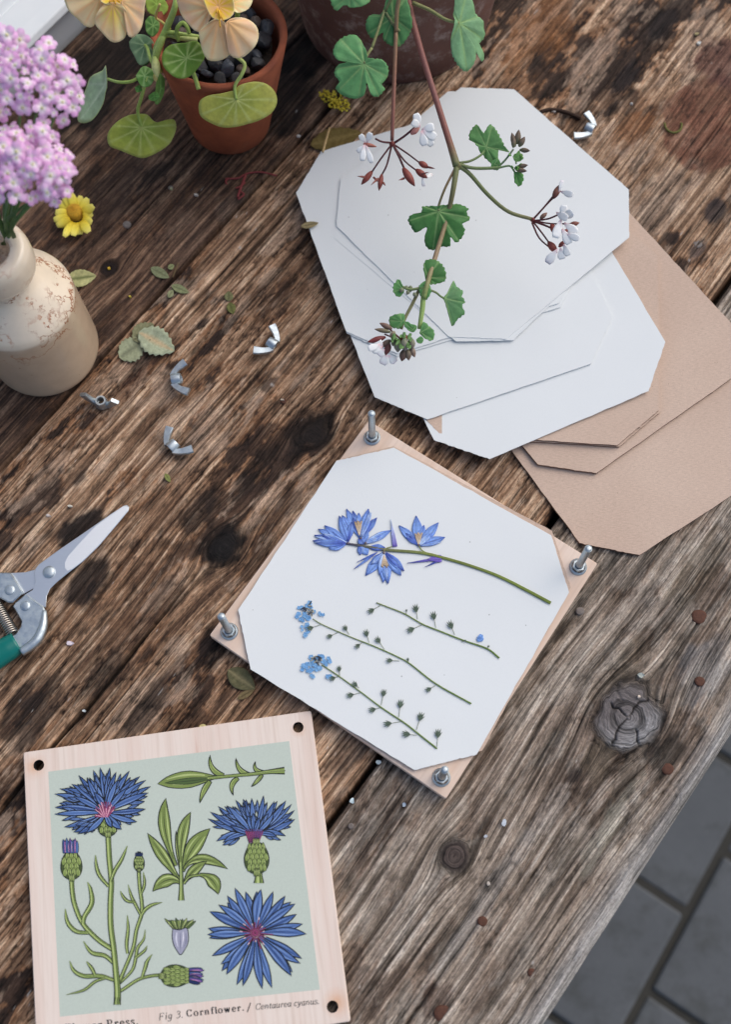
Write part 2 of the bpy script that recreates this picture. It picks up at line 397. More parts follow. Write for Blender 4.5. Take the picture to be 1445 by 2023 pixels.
    for (px, py, rx, ry, ang, amt, rgb, seed2, nz) in sp['stains']:
        u0, v0_ = UV(px, py); sc = SCALE(px, py, 0)
        a_ = math.radians(ang); ext = max(rx, ry)*sc*2.3
        iu = np.where(np.abs(us-u0) < ext)[0]; iv = np.where(np.abs(vs-v0_) < ext)[0]
        if len(iu) < 2 or len(iv) < 2: continue
        W_ = (slice(iu[0], iu[-1]+1), slice(iv[0], iv[-1]+1)); Uw, Vw = U[W_], V[W_]; du = Uw-u0; dv_ = Vw-v0_
        x = (du*math.cos(a_)+dv_*math.sin(a_))/(rx*sc); y = (-du*math.sin(a_)+dv_*math.cos(a_))/(ry*sc)
        d = np.sqrt(x*x+y*y)+nz*(fbm(Uw/.03, Vw/.014, seed2, 5, .62)-.5)*2.6+.35*(gm[W_]-.5)+.3*(rough[W_]-.5)
        if nz < .2: d = np.sqrt(x*x+y*y)+nz*(fbm(Uw/.03, Vw/.02, seed2, 5, .6)-.5)*3; k = (amt*sstep(1.02, .94, d)*(.72+.28*sstep(.35, .6, fbm(Uw/.02, Vw/.012, seed2+9, 5, .65))))[..., None]
        else: k = (amt*sstep(1.05, .62, d))[..., None]
        col[W_] = col[W_]*(1-k)+srgb(*rgb)*k*(.45+1.1*tone[W_][..., None])
        if amt > .8 and rgb[0] < 60: h[W_] -= .0007*k[..., 0]
    sp_ = sp.get('speck', 0)*sstep(.60, .70, fbm(U/.011, V/.0042, s+70, 5, .68))[..., None]
    col = col*(1-sp_*.75)
    fl = sstep(.955, .975, vn(U/.0042, V/.0022, s+71))*sstep(.80, .9, vn(U/.02, V/.02, s+72)); col = col*(1-fl[..., None]*.7)+srgb(206, 200, 194)*fl[..., None]*.7
    col = col*(1-.75*np.clip(fis, 0, 1)[..., None])
    for (q, hollow, dark, ku, kv, r) in kcol:
        sf = sp.get('soft', 0); ins = sstep(1.06+.35*sf, .94-.5*sf, q); rim = np.exp(-((q-1.04)/.07)**2)*(1-.8*sf); halo = np.exp(-(np.maximum(q-1, 0)/.45)**2)*(1-ins)
        rings = .5+.5*np.sin(q*r*2*np.pi/.0017+6*fbm(U*60, V*60, s+9, 2))
        th = np.arctan2(V-kv, U-ku)
        kc = lerp(srgb(*dark), srgb(*dark)*1.7, rings[..., None]*.28+.5*fbm(U*200, V*200, s+3, 3)[..., None])
        if r > .018:
            lt = sstep(-.5, 1.0, ((V-kv)*.75-(U-ku)*.35)/r+.5*(fbm(U*110, V*110, s+31, 3)-.5))[..., None]; kc = kc*(1-lt)+srgb(150, 148, 148)*(.75+.4*rings[..., None])*lt
        col = col*(1-ins[..., None])+kc*ins[..., None]
        col = col*(1-.45*halo[..., None])
        col = col*(1-(.35 if r > .018 else .6)*rim[..., None])
        h = h*(1-ins)+ins*(hollow+.0003*(rings-.5))-.0007*rim
        for k in range(5):
            tk = [0.2, 2.3, 3.35, 4.9, 5.5][k]+.3*math.sin(ku*90)
            dd = np.abs(np.angle(np.exp(1j*(th-tk+.5*(fbm(q*3.5+k*7, q*0, s+k, 2)-.5)))))*q*r
            ck = np.exp(-(dd/(.00035+.0007*q))**2)*ins*sstep(.02, .12, q)*[1, sstep(.35, .5, q), 1, sstep(.75, .6, q), .3*sstep(.5, .6, q)][k]*(r > .015)
            h = h-.002*ck; col = col*(1-.85*ck[..., None])
    wg = w.copy()
    for (q, hollow, dark, ku, kv, r) in kcol:
        k_ = sstep(1.18, .92, q); wg = wg*(1-k_)+(kv+.5*q*r+.002*fbm(U*80, V*80, s+19, 2))*k_
    # worn arrises along both long edges
    e = np.minimum(V-v0, v1-V)
    er = sp.get('edge', .005)*(.7+.6*fbm(U/.05, V*0+3, s+90, 3))
    q = np.clip(1-e/er, 0, 1); h = h-.0045*q**2.2
    if 'edgecol' in sp:
        k = (sstep(sp['edgew'], .001, v1-V+.006*(fbm(U/.04, V/.01, s+93, 4)-.5)*2)*.85)[..., None]
        col = col*(1-k)+srgb(*sp['edgecol'])*(.6+.75*tone[..., None])*k
    # long split inside the board
    for (vs0, ua, ub, wd_, dp) in sp.get('splits', []):
        ww = w-(vs0+.003*(fbm(U/.08, U*0+1, s+17, 3)-.5)*2)
        win = sstep(ub, ub-.12, U)*sstep(ua-.02, ua+.02, U)
        k = np.exp(-(ww/(wd_*(.3+.7*win)))**2)*win
        h = h-dp*k; col = col*(1-.9*k[..., None])
    nu, nv = U.shape
    Vt = (EU[None, None]*U[..., None]+EV[None, None]*V[..., None]); Vt[..., 2] = h-sp.get('z', 0)
    Vt = Vt.reshape(-1, 3); idx = np.arange(nu*nv).reshape(nu, nv)
    F = np.stack([idx[:-1, :-1], idx[1:, :-1], idx[1:, 1:], idx[:-1, 1:]], -1).reshape(-1, 4)[:, ::-1]
    # sides and underside
    rim = np.concatenate([idx[:, 0], idx[-1, 1:], idx[-2::-1, -1], idx[0, -2:0:-1]])
    low = Vt[rim].copy(); low[:, 2] = -.046
    n0 = len(Vt); k = np.arange(len(rim)); k2 = (k+1) % len(rim)
    Fs = np.stack([rim[k], rim[k2], n0+k2, n0+k], -1)
    cols = col.reshape(-1, 3); cl = cols[rim]
    Vall = np.vstack([Vt, low]); gr = np.stack([U, wg, h*0], -1).reshape(-1, 3)
    gl = np.c_[gr[rim][:, :2], low[:, 2]]
    o = mk(name, Vall, np.vstack([F, Fs]), M['plank'], parent, col=np.clip(np.vstack([cols, cl]), .002, .9), attrs={'grain': np.vstack([gr, gl])})
    if label: o['label'] = label
    return o

bench = thing('workbench', 'weathered plank workbench top with gaps, knots and rusty nails, everything stands on it', 'table', (0, 0, -.75))
def knot(px, py, rpx, hollow, dark):
    u, v = UV(px, py); return (u, v, rpx*SCALE(px, py, 0), hollow, dark)
# stains: px, py, rx, ry, angle from the grain, amount, rgb, seed, raggedness
BLK = (30, 24, 23)
spA = dict(seed=3, relief=.55, knots=[knot(215, 530, 14, -.0006, (30, 22, 20))], ncr=26, wave=.009, bias=-.05,
    pal=[(36, 27, 22), (70, 52, 42), (104, 80, 64), (148, 120, 98)], crackle=.6, dark=.7, orange=.3, pale=.12, speck=.3, edge=.004,
    stains=[(230, 380, 150, 60, 0, .55, (52, 40, 35), 1, .5), (470, 400, 60, 30, 0, .5, (96, 80, 70), 2, .5), (300, 350, 60, 20, 10, .7, BLK, 3, .6), (560, 200, 120, 70, 0, .8, BLK, 4, .5),
            (200, 150, 200, 80, 0, .9, (22, 18, 17), 5, .4), (420, 330, 90, 40, 0, .45, BLK, 6, .5), (200, 640, 60, 40, 0, .6, (48, 36, 30), 7, .5), (640, 80, 120, 60, 0, .85, (24, 19, 18), 8, .4), (60, 830, 60, 40, 0, .5, (50, 37, 30), 9, .5), (380, 480, 60, 30, 0, .35, (110, 88, 74), 10, .5)])
spB = dict(seed=21, relief=1.0, knots=[knot(617, 857, 26, -.0012, (26, 20, 18)), knot(440, 1082, 30, -.0010, (20, 17, 17))], ncr=110, wave=.0055, bias=.07,
    pal=[(46, 33, 26), (98, 74, 57), (150, 119, 94), (200, 172, 145)], crackle=1.0, rag=.55, soft=1, dark=.9, orange=.6, pale=.5, con=1.3, burn=[(430, 1090, 170, .06), (560, 900, 120, .035), (150, 1130, 150, .045), (350, 1330, 220, .05), (60, 1420, 160, .05), (1260, 130, 170, .075), (1080, 70, 110, .05), (420, 720, 200, -.05), (1350, 430, 130, -.06)], speck=.7, edge=.003,
    splits=[(-.2495, -.6, .155, .0012, .006)],
    stains=[(160, 1045, 62, 42, 30, .96, BLK, 11, .45), (165, 1150, 62, 38, 0, .9, (34, 27, 25), 12, .5), (445, 1080, 66, 40, 0, .95, BLK, 13, .5), (400, 1010, 60, 26, 0, .85, (36, 28, 25), 14, .5), (615, 857, 62, 42, 0, .8, (38, 29, 26), 15, .4),
            (500, 940, 60, 30, 0, .7, (44, 34, 29), 16, .6), (540, 1180, 70, 30, 0, .7, BLK, 17, .5), (330, 1180, 60, 30, 0, .65, (60, 42, 33), 18, .5), (300, 1380, 90, 35, 0, .7, (46, 36, 32), 19, .5), (420, 1270, 60, 32, 0, .75, BLK, 20, .5), (60, 1400, 90, 50, 0, .8, (44, 35, 31), 21, .5), (200, 1330, 60, 26, 0, .7, BLK, 45, .5), (60, 1250, 60, 30, 0, .4, (56, 44, 38), 46, .5),
            (1085, 95, 34, 18, 45, .95, (34, 28, 28), 22, .35), (1110, 60, 60, 26, 0, .7, (110, 70, 40), 47, .6), (1330, 30, 120, 30, 0, .9, (34, 27, 26), 23, .5), (1240, 150, 56, 22, 0, .85, (40, 32, 32), 24, .55), (1210, 215, 40, 16, 0, .8, BLK, 25, .6), (1250, 250, 60, 30, 0, .55, (130, 84, 50), 26, .6), (1060, 60, 120, 60, 0, .45, (150, 102, 64), 27, .6), (1180, 110, 70, 34, 0, .6, (176, 150, 130), 28, .5),
            (1405, 240, 118, 92, -8, .9, (112, 72, 56), 29, .17), (1440, 130, 60, 90, 0, .8, (92, 60, 54), 48, .3), (1420, 420, 36, 20, 0, .8, (50, 46, 50), 30, .5), (1380, 490, 34, 16, 0, .7, (60, 56, 60), 31, .5), (1330, 470, 18, 12, 0, .8, (44, 32, 28), 32, .5), (1300, 400, 120, 50, 0, .4, (160, 142, 126), 33, .5),
            (300, 700, 120, 26, 0, .35, (70, 48, 36), 34, .5), (400, 640, 24, 10, 0, .9, (38, 30, 28), 35, .4), (245, 770, 120, 16, 0, .5, (72, 46, 34), 36, .5), (560, 560, 100, 40, 0, .3, (90, 66, 50), 37, .5), (160, 945, 30, 14, 0, .85, BLK, 38, .5), (530, 760, 30, 14, 0, .75, (46, 35, 30), 49, .5), (90, 1000, 120, 50, 0, .4, (92, 74, 62), 39, .5), (560, 1010, 60, 26, 0, .6, (54, 42, 36), 40, .5), (350, 880, 140, 60, 0, .25, (150, 124, 104), 41, .5),
            (700, 1330, 160, 60, 0, .5, (70, 60, 54), 42, .5), (690, 1480, 110, 40, 0, .5, (74, 62, 55), 43, .5), (60, 1560, 60, 30, 0, .6, BLK, 44, .5)])
spC = dict(seed=44, kw=.85, con=1.15, rag=.24, soft=.3, burn=[(1150, 1540, 110, .05), (1290, 1500, 70, .07), (760, 1570, 120, .05), (900, 1500, 120, -.04), (1000, 1800, 200, -.03)], relief=1.15, knots=[knot(1243, 1418, 60, -.0004, (92, 86, 85)), knot(898, 1690, 29, .0002, (70, 60, 56))], ncr=95, wave=.0036, bias=.07,
    pal=[(52, 44, 38), (102, 90, 79), (150, 135, 121), (192, 179, 165)], crackle=.6, dark=.5, orange=.2, pale=.35, palecol=(176, 166, 154), speck=.5, edge=.006, edgecol=(166, 162, 158), edgew=.022,
    stains=[(1390, 1330, 90, 50, 0, .45, (120, 122, 124), 51, .5), (1330, 1480, 60, 24, 0, .8, (52, 46, 40), 52, .6), (1230, 1560, 90, 30, 0, .6, (70, 60, 50), 53, .6), (1140, 1530, 30, 18, 0, .8, (46, 38, 36), 54, .6), (1080, 1600, 90, 26, 0, .5, (160, 148, 138), 55, .5), (1290, 1480, 34, 14, 0, .7, (40, 36, 34), 56, .6),
            (700, 1640, 60, 40, 0, .5, (60, 50, 45), 57, .5), (780, 1560, 90, 40, 0, .5, (64, 54, 48), 58, .5), (900, 1850, 80, 30, 0, .4, (70, 60, 50), 59, .5), (1110, 1690, 50, 18, 0, .6, (62, 54, 44), 60, .6), (860, 1970, 40, 26, 0, .6, (70, 50, 42), 61, .5), (1200, 1640, 120, 20, 0, .5, (150, 146, 132), 62, .5), (960, 1780, 200, 20, 0, .35, (170, 164, 158), 63, .5),
            (1290, 1760, 120, 30, 0, .35, (150, 150, 152), 64, .5), (1240, 1300, 60, 30, 0, .4, (104, 92, 76), 65, .5), (1180, 1500, 60, 26, 0, .4, (96, 86, 70), 66, .5), (1380, 1130, 90, 40, 0, .3, (120, 108, 90), 67, .5), (1140, 1420, 40, 80, 0, .35, (150, 132, 118), 68, .5)])
pA = plank(bench, 'plank', ulist(.02, .80, .0021, -.5, 1.25), -.646, -.4230, .00072, spA, 'dark brown stained plank along the window wall')
pB = plank(bench, 'plank', ulist(-.27, .83, .0019, -.5, 1.25), -.4200, -.0655, .00062, spB, 'wide brown plank with black stains')
_us = ulist(-.17, .60, .0019, -.5, 1.25); _k = spC['knots'][0][0]; _us = np.sort(np.concatenate([_us[np.abs(_us-_k) > .030], np.arange(_k-.030, _k+.030, .0007)]))
pC = plank(bench, 'plank', _us, -.0605, .1240, .00060, spC, 'grey weathered plank along the open edge')
m = NT('underframe_wood'); m.base((.05, .038, .03)); m.set(Roughness=.9); M['under'] = m.m
for u in (-.42, .30, 1.12):
    V, F = box(EU*u+EV*(-.26)+np.array([0, 0, -.078]), (.035, .36, .031), [EU, EV, [0, 0, 1]]); mk('cross_batten', V, F, M['under'], bench, False)
for u in (-.42, 1.12):
    for v in (-.58, .04):
        V, F = box(EU*u+EV*v+np.array([0, 0, -.4295]), (.034, .034, .3205), [EU, EV, [0, 0, 1]]); mk('leg', V, F, M['under'], bench, False)
V, F = box(EU*.35+EV*(-.063)+np.array([0, 0, -.0785]), (.69, .03, .0305), [EU, EV, [0, 0, 1]]); mk('added_gap_board', V, F, M['under'], bench, False)  # unseen board added below the gap so no light shows through
# nails: head on the board, child of its plank
def nailmat(name, a, b):
    m = NT(name); co = m.coord(); n = m.noise(500, 5, .7, co); m.base(m.mix(srgb(*a), srgb(*b), n.outputs[0])); m.set(Roughness=.75, Metallic=.25); m.bump(n.outputs[0], .6, .001); return m.m
M['rust'] = nailmat('rusty_nail', (62, 40, 32), (112, 70, 52)); M['greynail'] = nailmat('grey_nail', (84, 76, 72), (150, 140, 134))
for (px, py, r, mt, pl) in [(1383, 1218, 15, 'rust', pC), (1384, 1346, 10, 'rust', pC), (1320, 1519, 12, 'rust', pC), (875, 2003, 17, 'rust', pC), (954, 1820, 10, 'rust', pC), (1052, 1922, 9, 'rust', pC),
        (1147, 1207, 8.5, 'greynail', pC), (694, 1632, 6, 'greynail', pC), (1380, 482, 9, 'greynail', pB), (250, 443, 8, 'greynail', pA), (560, 792, 6, 'rust', pB), (337, 371, 5, 'greynail', pA)]:
    s = SCALE(px, py, 0); r *= s; c = P(px, py, 0)
    V, F = lathe([(r*.98, -.003), (r, -.0001), (r*.93, .0003), (r*.55, .0005), (.0001, .0004)], 18, c, .03)
    o = mk('nail_head', V, F, M[mt], pl)

# ------------------------------------------------------------------ paved ground under the bench
m = NT('paving_stone'); co = m.n('ShaderNodeNewGeometry').outputs['Position']; n1 = m.noise(9, 6, .65, co); n2 = m.noise(160, 4, .7, co)
c = m.mix(srgb(78, 81, 85), srgb(100, 103, 107), n1.outputs[0]); c = m.mix(c, srgb(118, 118, 122), m.ramp(n2.outputs[0], [(.62, 0), (.75, .5)]).outputs[0]); c = m.mix(c, srgb(66, 68, 66), m.ramp(m.noise(22, 6, .7, co).outputs[0], [(.5, 0), (.68, .6)]).outputs[0]); m.base(c); m.set(Roughness=.9); m.bump(n2.outputs[0], .3, .002); M['paver'] = m.m
m = NT('joint_sand'); co = m.n('ShaderNodeNewGeometry').outputs['Position']; m.base(m.mix((.03, .029, .025), (.055, .052, .046), m.noise(90, 4, .7, co).outputs[0])); m.set(Roughness=1); M['sand'] = m.m
gp = struct(mk('ground', [(-12, -12, -.7545), (12, -12, -.7545), (12, 12, -.7545), (-12, 12, -.7545)], [(0, 1, 2, 3)], M['sand'], smooth=False))
E1 = np.array([math.cos(math.radians(54)), math.sin(math.radians(54)), 0]); E2 = np.array([E1[1], -E1[0], 0])
V, F = box((0, 0, 0), (.0965, .0965, .03)); top = V[:, 2] > 0
Vb = V.copy(); Vb[top, :2] *= .985
stoneme = None
for r in range(-4, 6):
    for k in range(-6, 7):
        v = .3255+.1+.2*r-.2; s = (.105 if r % 2 else .213)+.1+.2*k
        if stoneme is None:
            o = mk('paving_stone', np.array(Vb) @ np.array([E1, E2, [0, 0, 1]])+ORG[gp.name], F, M['paver'], gp, False); stoneme = o.data
            bv = o.modifiers.new('b', 'BEVEL'); bv.width = .004; bv.segments = 2
        else:
            o = bpy.data.objects.new('paving_stone', stoneme); _link(o, gp); ORG[o.name] = ORG[gp.name]
            bv = o.modifiers.new('b', 'BEVEL'); bv.width = .004; bv.segments = 2
        c = E1*s+E2*v; o.location = (c[0], c[1], -.78+.0012*((k*7+r*3) % 5-2))

# ------------------------------------------------------------------ white painted window ledge behind the bench
m = NT('white_gloss_paint'); co = m.coord(); n1 = m.noise(40, 4, .6, co)
m.base(m.mix((.72, .76, .79), (.80, .82, .83), n1.outputs[0])); m.set(Roughness=.35); m.bump(m.noise(120, 3, .5, co).outputs[0], .05, .001); M['paint'] = m.m
prof = [(0, -.06), (0, .020), (.003, .0205), (.003, .024), (-.005, .025), (-.008, .030), (-.005, .035), (.006, .037), (.026, .039), (.031, .033), (.036, .040), (.058, .043), (.063, .037), (.068, .044), (.074, .048), (.074, .075), (.080, .082), (.115, .090), (.120, .100), (.120, .35), (.16, .35), (.16, -.06)]
us = [-.6, .2, .8, 1.5]
V = []; F = []
for u in us:
    for (d, z) in prof: V.append(EU*u+EV*(-.6505-d)+np.array([0, 0, z]))
n = len(prof)
for i in range(len(us)-1):
    for k in range(n): j = (k+1) % n; F.append((i*n+k, i*n+j, (i+1)*n+j, (i+1)*n+k))
F.append(tuple(range(n))); F.append(tuple(range((len(us)-1)*n, len(us)*n))[::-1])
o = mk('window_ledge', V, F, M['paint'], None, False, org=EU*.45+EV*(-.70)+np.array([0, 0, -.06]))
o['label'] = 'white painted stepped window ledge behind the bench in the top left corner'; o['category'] = 'window ledge'
bv = o.modifiers.new('b', 'BEVEL'); bv.width = .0012; bv.segments = 2; bv.limit_method = 'ANGLE'
# ------------------------------------------------------------------ cut-corner sheets
OL, OC = .1950, .0310
def octo(x, y, a, L=OL, c=OC):
    h = L/2; k = h-c
    q = np.array([(-k, h), (k, h), (h, k), (h, -k), (k, -h), (-k, -h), (-h, -k), (-h, k)])
    C, S = math.cos(a), math.sin(a)
    return q @ np.array([[C, S], [-S, C]])+[x, y]
def sheet(name, x, y, a, z, th, mat, label, cat, group, tilt=0.0, tdir=0.0, wear=.0006, bw=.12):
    """card with cut corners; its top at height z over its centre; slightly fuzzy cut edge"""
    q = octo(x, y, a); rg = np.random.default_rng(int(abs(x*1e5)+abs(y*1e4)))
    out = []
    for i in range(8):
        p, r = q[i], q[(i+1) % 8]
        for t in np.linspace(0, 1, 22, endpoint=False):
            d = (r-p)/np.linalg.norm(r-p); nrm = np.array([d[1], -d[0]])
            out.append(p+(r-p)*t+nrm*wear*.25*rg.normal()*(0 < t))
    out = np.array(out); n = len(out)
    zf = lambda p: z+tilt*((p[:, 0]-x)*math.cos(tdir)+(p[:, 1]-y)*math.sin(tdir))
    # top: rings towards the middle so that the card can bow a little
    rings = [1.0, .75, .45]; V = []; F = []
    cen = np.array([x, y])
    for k in rings:
        p = cen+(out-cen)*k; rr = np.linalg.norm(p-cen, axis=1)
        bow = .0012*(rr/.1)**2*math.copysign(1, math.sin(x*700))*np.cos(2*np.arctan2(p[:, 1]-y, p[:, 0]-x)+x*40)
        V.append(np.c_[p, zf(p)+bow*bw])
    nV = n*len(rings); V.append(np.array([[x, y, z]]))
    low = V[0].copy(); low[:, 2] -= th; V.append(low); lowc = np.array([[x, y, z-th]]); V.append(lowc)
    for j in range(len(rings)-1):
        for i in range(n): F.append((j*n+i, (j+1)*n+i, (j+1)*n+(i+1) % n, j*n+(i+1) % n))
    L = (len(rings)-1)*n
    for i in range(n): F.append((L+i, nV, L+(i+1) % n))
    ntop = len(F)
    b = nV+1
    for i in range(n): F.append((i, (i+1) % n, b+(i+1) % n, b+i))
    nside = len(F)
    for i in range(n): F.append((b+i, b+(i+1) % n, b+n))
    V = np.vstack(V); F = [f[::-1] for f in F]
    o = solo(name, V, F, mat if isinstance(mat, list) else [mat], label, cat, group, smooth=False)
    if isinstance(mat, list):
        mi = np.zeros(len(F), np.int32); mi[ntop:nside] = 1; o.data.polygons.foreach_set('material_index', mi)
    return o
KM = [M['kraft'], M['kraftedge']]
gk = 'brown cards fanned out under the white sheets'; gw = 'white sheets fanned out at the top right'
sheet('brown_card', .2065, .3544, .526, .0030, .0024, KM, 'lowest brown card of the fan, its cut corner nearest the press bolt', 'card', gk)
sheet('brown_card', .1753, .4186, .5785, .0060, .0024, KM, 'middle brown card of the fan, lying on the lowest one', 'card', gk)
sheet('brown_card', .1370, .4245, -.115, .0083, .0017, KM, 'second brown card from the top of the fan, almost hidden', 'card', gk)
sheet('brown_card', .1355, .4252, -.1205, .0103, .0017, KM, 'topmost brown card of the fan, tucked under the white sheets', 'card', gk)
TL = .022
sheet('white_sheet', .1203, .4286, .3728, .0116, .0007, M['white'], 'lowest white sheet, its corner reaching furthest down towards the press', 'sheet', gw, TL)
sheet('white_sheet', .0846, .4603, .2978, .0124, .0007, M['white'], 'white sheet second from the bottom, pencil-thin edge across the lowest one', 'sheet', gw, TL)
sheet('white_sheet', .0685, .5125, .262, .0132, .0006, M['white'], 'white sheet just under the leftmost one, showing as a sliver', 'sheet', gw, TL)
sheet('white_sheet', .0670, .5146, .2757, .0140, .0006, M['white'], 'leftmost white sheet of the fan, touching the brown leaf', 'sheet', gw, TL)
sheet('white_sheet', .1015, .5254, .7484, .0149, .0006, M['white'], 'white sheet directly under the topmost one, nearly the same way round', 'sheet', gw, TL)
sheet('white_sheet', .1044, .5273, .6764, .0158, .0007, M['white'], 'topmost white sheet of the fan under the hanging geranium', 'sheet', gw, TL)

# ------------------------------------------------------------------ flower press: lower board with bolts
BX, BY, BA, BL_ = .0255, .2096, -.6425, .2
def bpt(lx, ly, z):
    C, S = math.cos(BA), math.sin(BA); return np.array([BX+lx*C-ly*S, BY+lx*S+ly*C, z])
def board_mesh(x, y, a, z0, z1, L=.2, holes=None, hr=.0037, r=.0012):
    """square board with drilled corner holes: grid ring construction"""
    C, S = math.cos(a), math.sin(a); n = 24
    h = L/2; d = .0102
    V = []; F = []
    cs = [(sx*(h-d), sy*(h-d)) for sx, sy in ((-1, 1), (1, 1), (1, -1), (-1, -1))]
    import bmesh
    bm = bmesh.new()
    e = .0009
    def ring(zz, inset):
        k = h-inset; rr = .0014
        pts = []
        for sx, sy, a0 in ((1, 1, 0), (-1, 1, 90), (-1, -1, 180), (1, -1, 270)):
            for t in range(4):
                an = math.radians(a0+t*30); pts.append((sx*(k-rr)+rr*math.cos(an), sy*(k-rr)+rr*math.sin(an), zz))
        return [bm.verts.new(p) for p in pts]
    ro = [ring(z0, 0), ring(z1-e*.5, 0), ring(z1, e*.5)]
    for A, B in zip(ro[:-1], ro[1:]):
        for i in range(len(A)): j = (i+1) % len(A); bm.faces.new((A[i], A[j], B[j], B[i]))
    if holes:
        ht, hb = [], []
        for cx, cy in cs:
            T = [bm.verts.new((cx+hr*math.cos(t*2*math.pi/n), cy+hr*math.sin(t*2*math.pi/n), z1)) for t in range(n)]
            Bv = [bm.verts.new((v.co.x, v.co.y, z0)) for v in T]
            for i in range(n): j = (i+1) % n; bm.faces.new((T[i], Bv[i], Bv[j], T[j]))
            ht.append(T); hb.append(Bv)
        for outer, hs in ((ro[2], ht), (ro[0], hb)):
            ed = []
            for loop in [outer]+hs:
                for i in range(len(loop)):
                    q = bm.edges.get((loop[i], loop[(i+1) % len(loop)])) or bm.edges.new((loop[i], loop[(i+1) % len(loop)]))
                    ed.append(q)
            bmesh.ops.triangle_fill(bm, edges=ed, use_beauty=True)
    else:
        bm.faces.new(ro[2]); bm.faces.new(ro[0][::-1])
    bmesh.ops.recalc_face_normals(bm, faces=bm.faces)
    for v in bm.verts:
        px, py = v.co.x, v.co.y; v.co.x = x+px*C-py*S; v.co.y = y+px*S+py*C
    V = np.array([v.co[:] for v in bm.verts]); bm.verts.index_update(); F = [tuple(v.index for v in f.verts) for f in bm.faces]; bm.free()
    return V, F
pm = ply('pale_plywood_press', BA+math.radians(-90)+math.pi/2+.0, (BX, BY, 0), (228, 206, 190), (212, 182, 160)).m; M['plyB'] = pm
press = thing('flower_press_base', 'pale square wooden press board with four upright zinc bolts, pressed flowers on top', 'flower press', (BX, BY, 0), None)
V, F = board_mesh(BX, BY, BA, .0032, .0100); mk('board', V, F, M['plyB'], press, False)
hexa = [(math.cos(math.radians(60*i+15)), math.sin(math.radians(60*i+15))) for i in range(6)]
def screw(c, r, z0, z1, pitch=.0009, n=14):
    """threaded shank with a chamfered tip"""
    prof = []; z = z0; k = 0
    while z < z1-.0012:
        prof += [(r*.955, z), (r, z+pitch*.5)]; z += pitch
    prof += [(r*.9, z1-.0011), (r*.86, z1-.0009), (r*.66, z1), (r*.3, z1+.00008), (.00005, z1+.0001)]
    return lathe(prof, n, c)
for sx, sy in ((-1, 1), (1, 1), (1, -1), (-1, -1)):
    c = bpt(sx*.0898, sy*.0898, 0)
    V, F = screw(c, .00262, .0045, .0100+.0474-.010 if False else .0474+.0078)
    b = mk('bolt', V, F, M['zinc'], press)
    V, F = lathe([(.0001, 0), (.0062, 0), (.0066, .0012), (.0058, .0030), (.0001, .0031)], 20, c); mk('bolt_head', V, F, M['zinc'], b)
    Vn, Fn = lathe([(.0063, .01005), (.0064, .0107), (.0058, .0114), (.0050, .0121)], 32, c)
    R6 = .0049; rg = random.uniform(0, 60)
    hx = np.array([(math.cos(math.radians(60*i+rg)), math.sin(math.radians(60*i+rg))) for i in range(6)])
    # hexagonal upper part with a chamfered crown and a recess round the thread
    rings = []
    for rr, zz in ((R6, .0112), (R6, .0140), (R6*.9, .0147), (.0032, .0147), (.0027, .0142)):
        if rr > .0034: p = hx*rr; p = np.concatenate([[p[i], (p[i]+p[(i+1) % 6])/2] for i in range(6)])
        else: p = np.array([(rr*math.cos(math.radians(30*i+rg)), rr*math.sin(math.radians(30*i+rg))) for i in range(12)])
        rings.append(np.c_[p+c[:2], np.full(12, zz)])
    Vh = np.vstack(rings); Fh = [(i*12+k, i*12+(k+1) % 12, (i+1)*12+(k+1) % 12, (i+1)*12+k) for i in range(4) for k in range(12)]
    V, F = join((Vn, Fn), (Vh, Fh)); mk('flange_nut', V, F, M['zinc'], press, False)
gp2 = 'cards and sheet lying in the flower press'
sheet('brown_card', .0262, .2090, -.5700, .0118, .0017, KM, 'brown card lying on the wooden press board under the pressing sheet', 'card', gp2)
ZS = .0127
sheet('white_sheet', .0243, .2074, -.5890, ZS, .0007, M['white'], 'white sheet on the press with the pressed blue flowers on it', 'sheet', gp2)

# ------------------------------------------------------------------ wing nuts
def wingnut_mesh():
    """axis +Z, wings along +-X rising upwards; metres"""
    hub = lathe([(.0026, .0), (.0050, .0), (.0051, .0008), (.0043, .0062), (.0040, .0070), (.0028, .0070), (.0026, .0064), (.0026, 0)], 24)
    parts = [hub]
    for s in (-1, 1):
        # wing outline in XZ, thickness in Y
        ctr = np.array([(.0034, .0008), (.0060, .0022), (.0088, .0052), (.0112, .0088), (.0128, .0118)])
        wid = np.array([.0032, .0030, .0034, .0040, .0042]); thk = np.array([.0024, .0019, .0017, .0016, .0014])
        T = np.gradient(ctr, axis=0); T /= np.linalg.norm(T, axis=1)[:, None]; Nn = np.c_[-T[:, 1], T[:, 0]]
        V = []; F = []
        sec = [(-1, -.6), (-.8, -1), (.8, -1), (1, -.6), (1, .6), (.8, 1), (-.8, 1), (-1, .6)]
        for i in range(5):
            for (a, b) in sec:
                p = ctr[i]+Nn[i]*a*wid[i]*.5*1.5; V.append((s*p[0], b*thk[i], p[1]))
        for i in range(4):
            for k in range(8): F.append((i*8+k, i*8+(k+1) % 8, (i+1)*8+(k+1) % 8, (i+1)*8+k))
        F.append(tuple(range(8))); F.append(tuple(32+k for k in range(8))[::-1])
        if s < 0: F = [f[::-1] for f in F]
        parts.append((np.array(V), F))
    return parts
WN = wingnut_mesh()
gn = 'zinc wing nuts scattered on the bench'
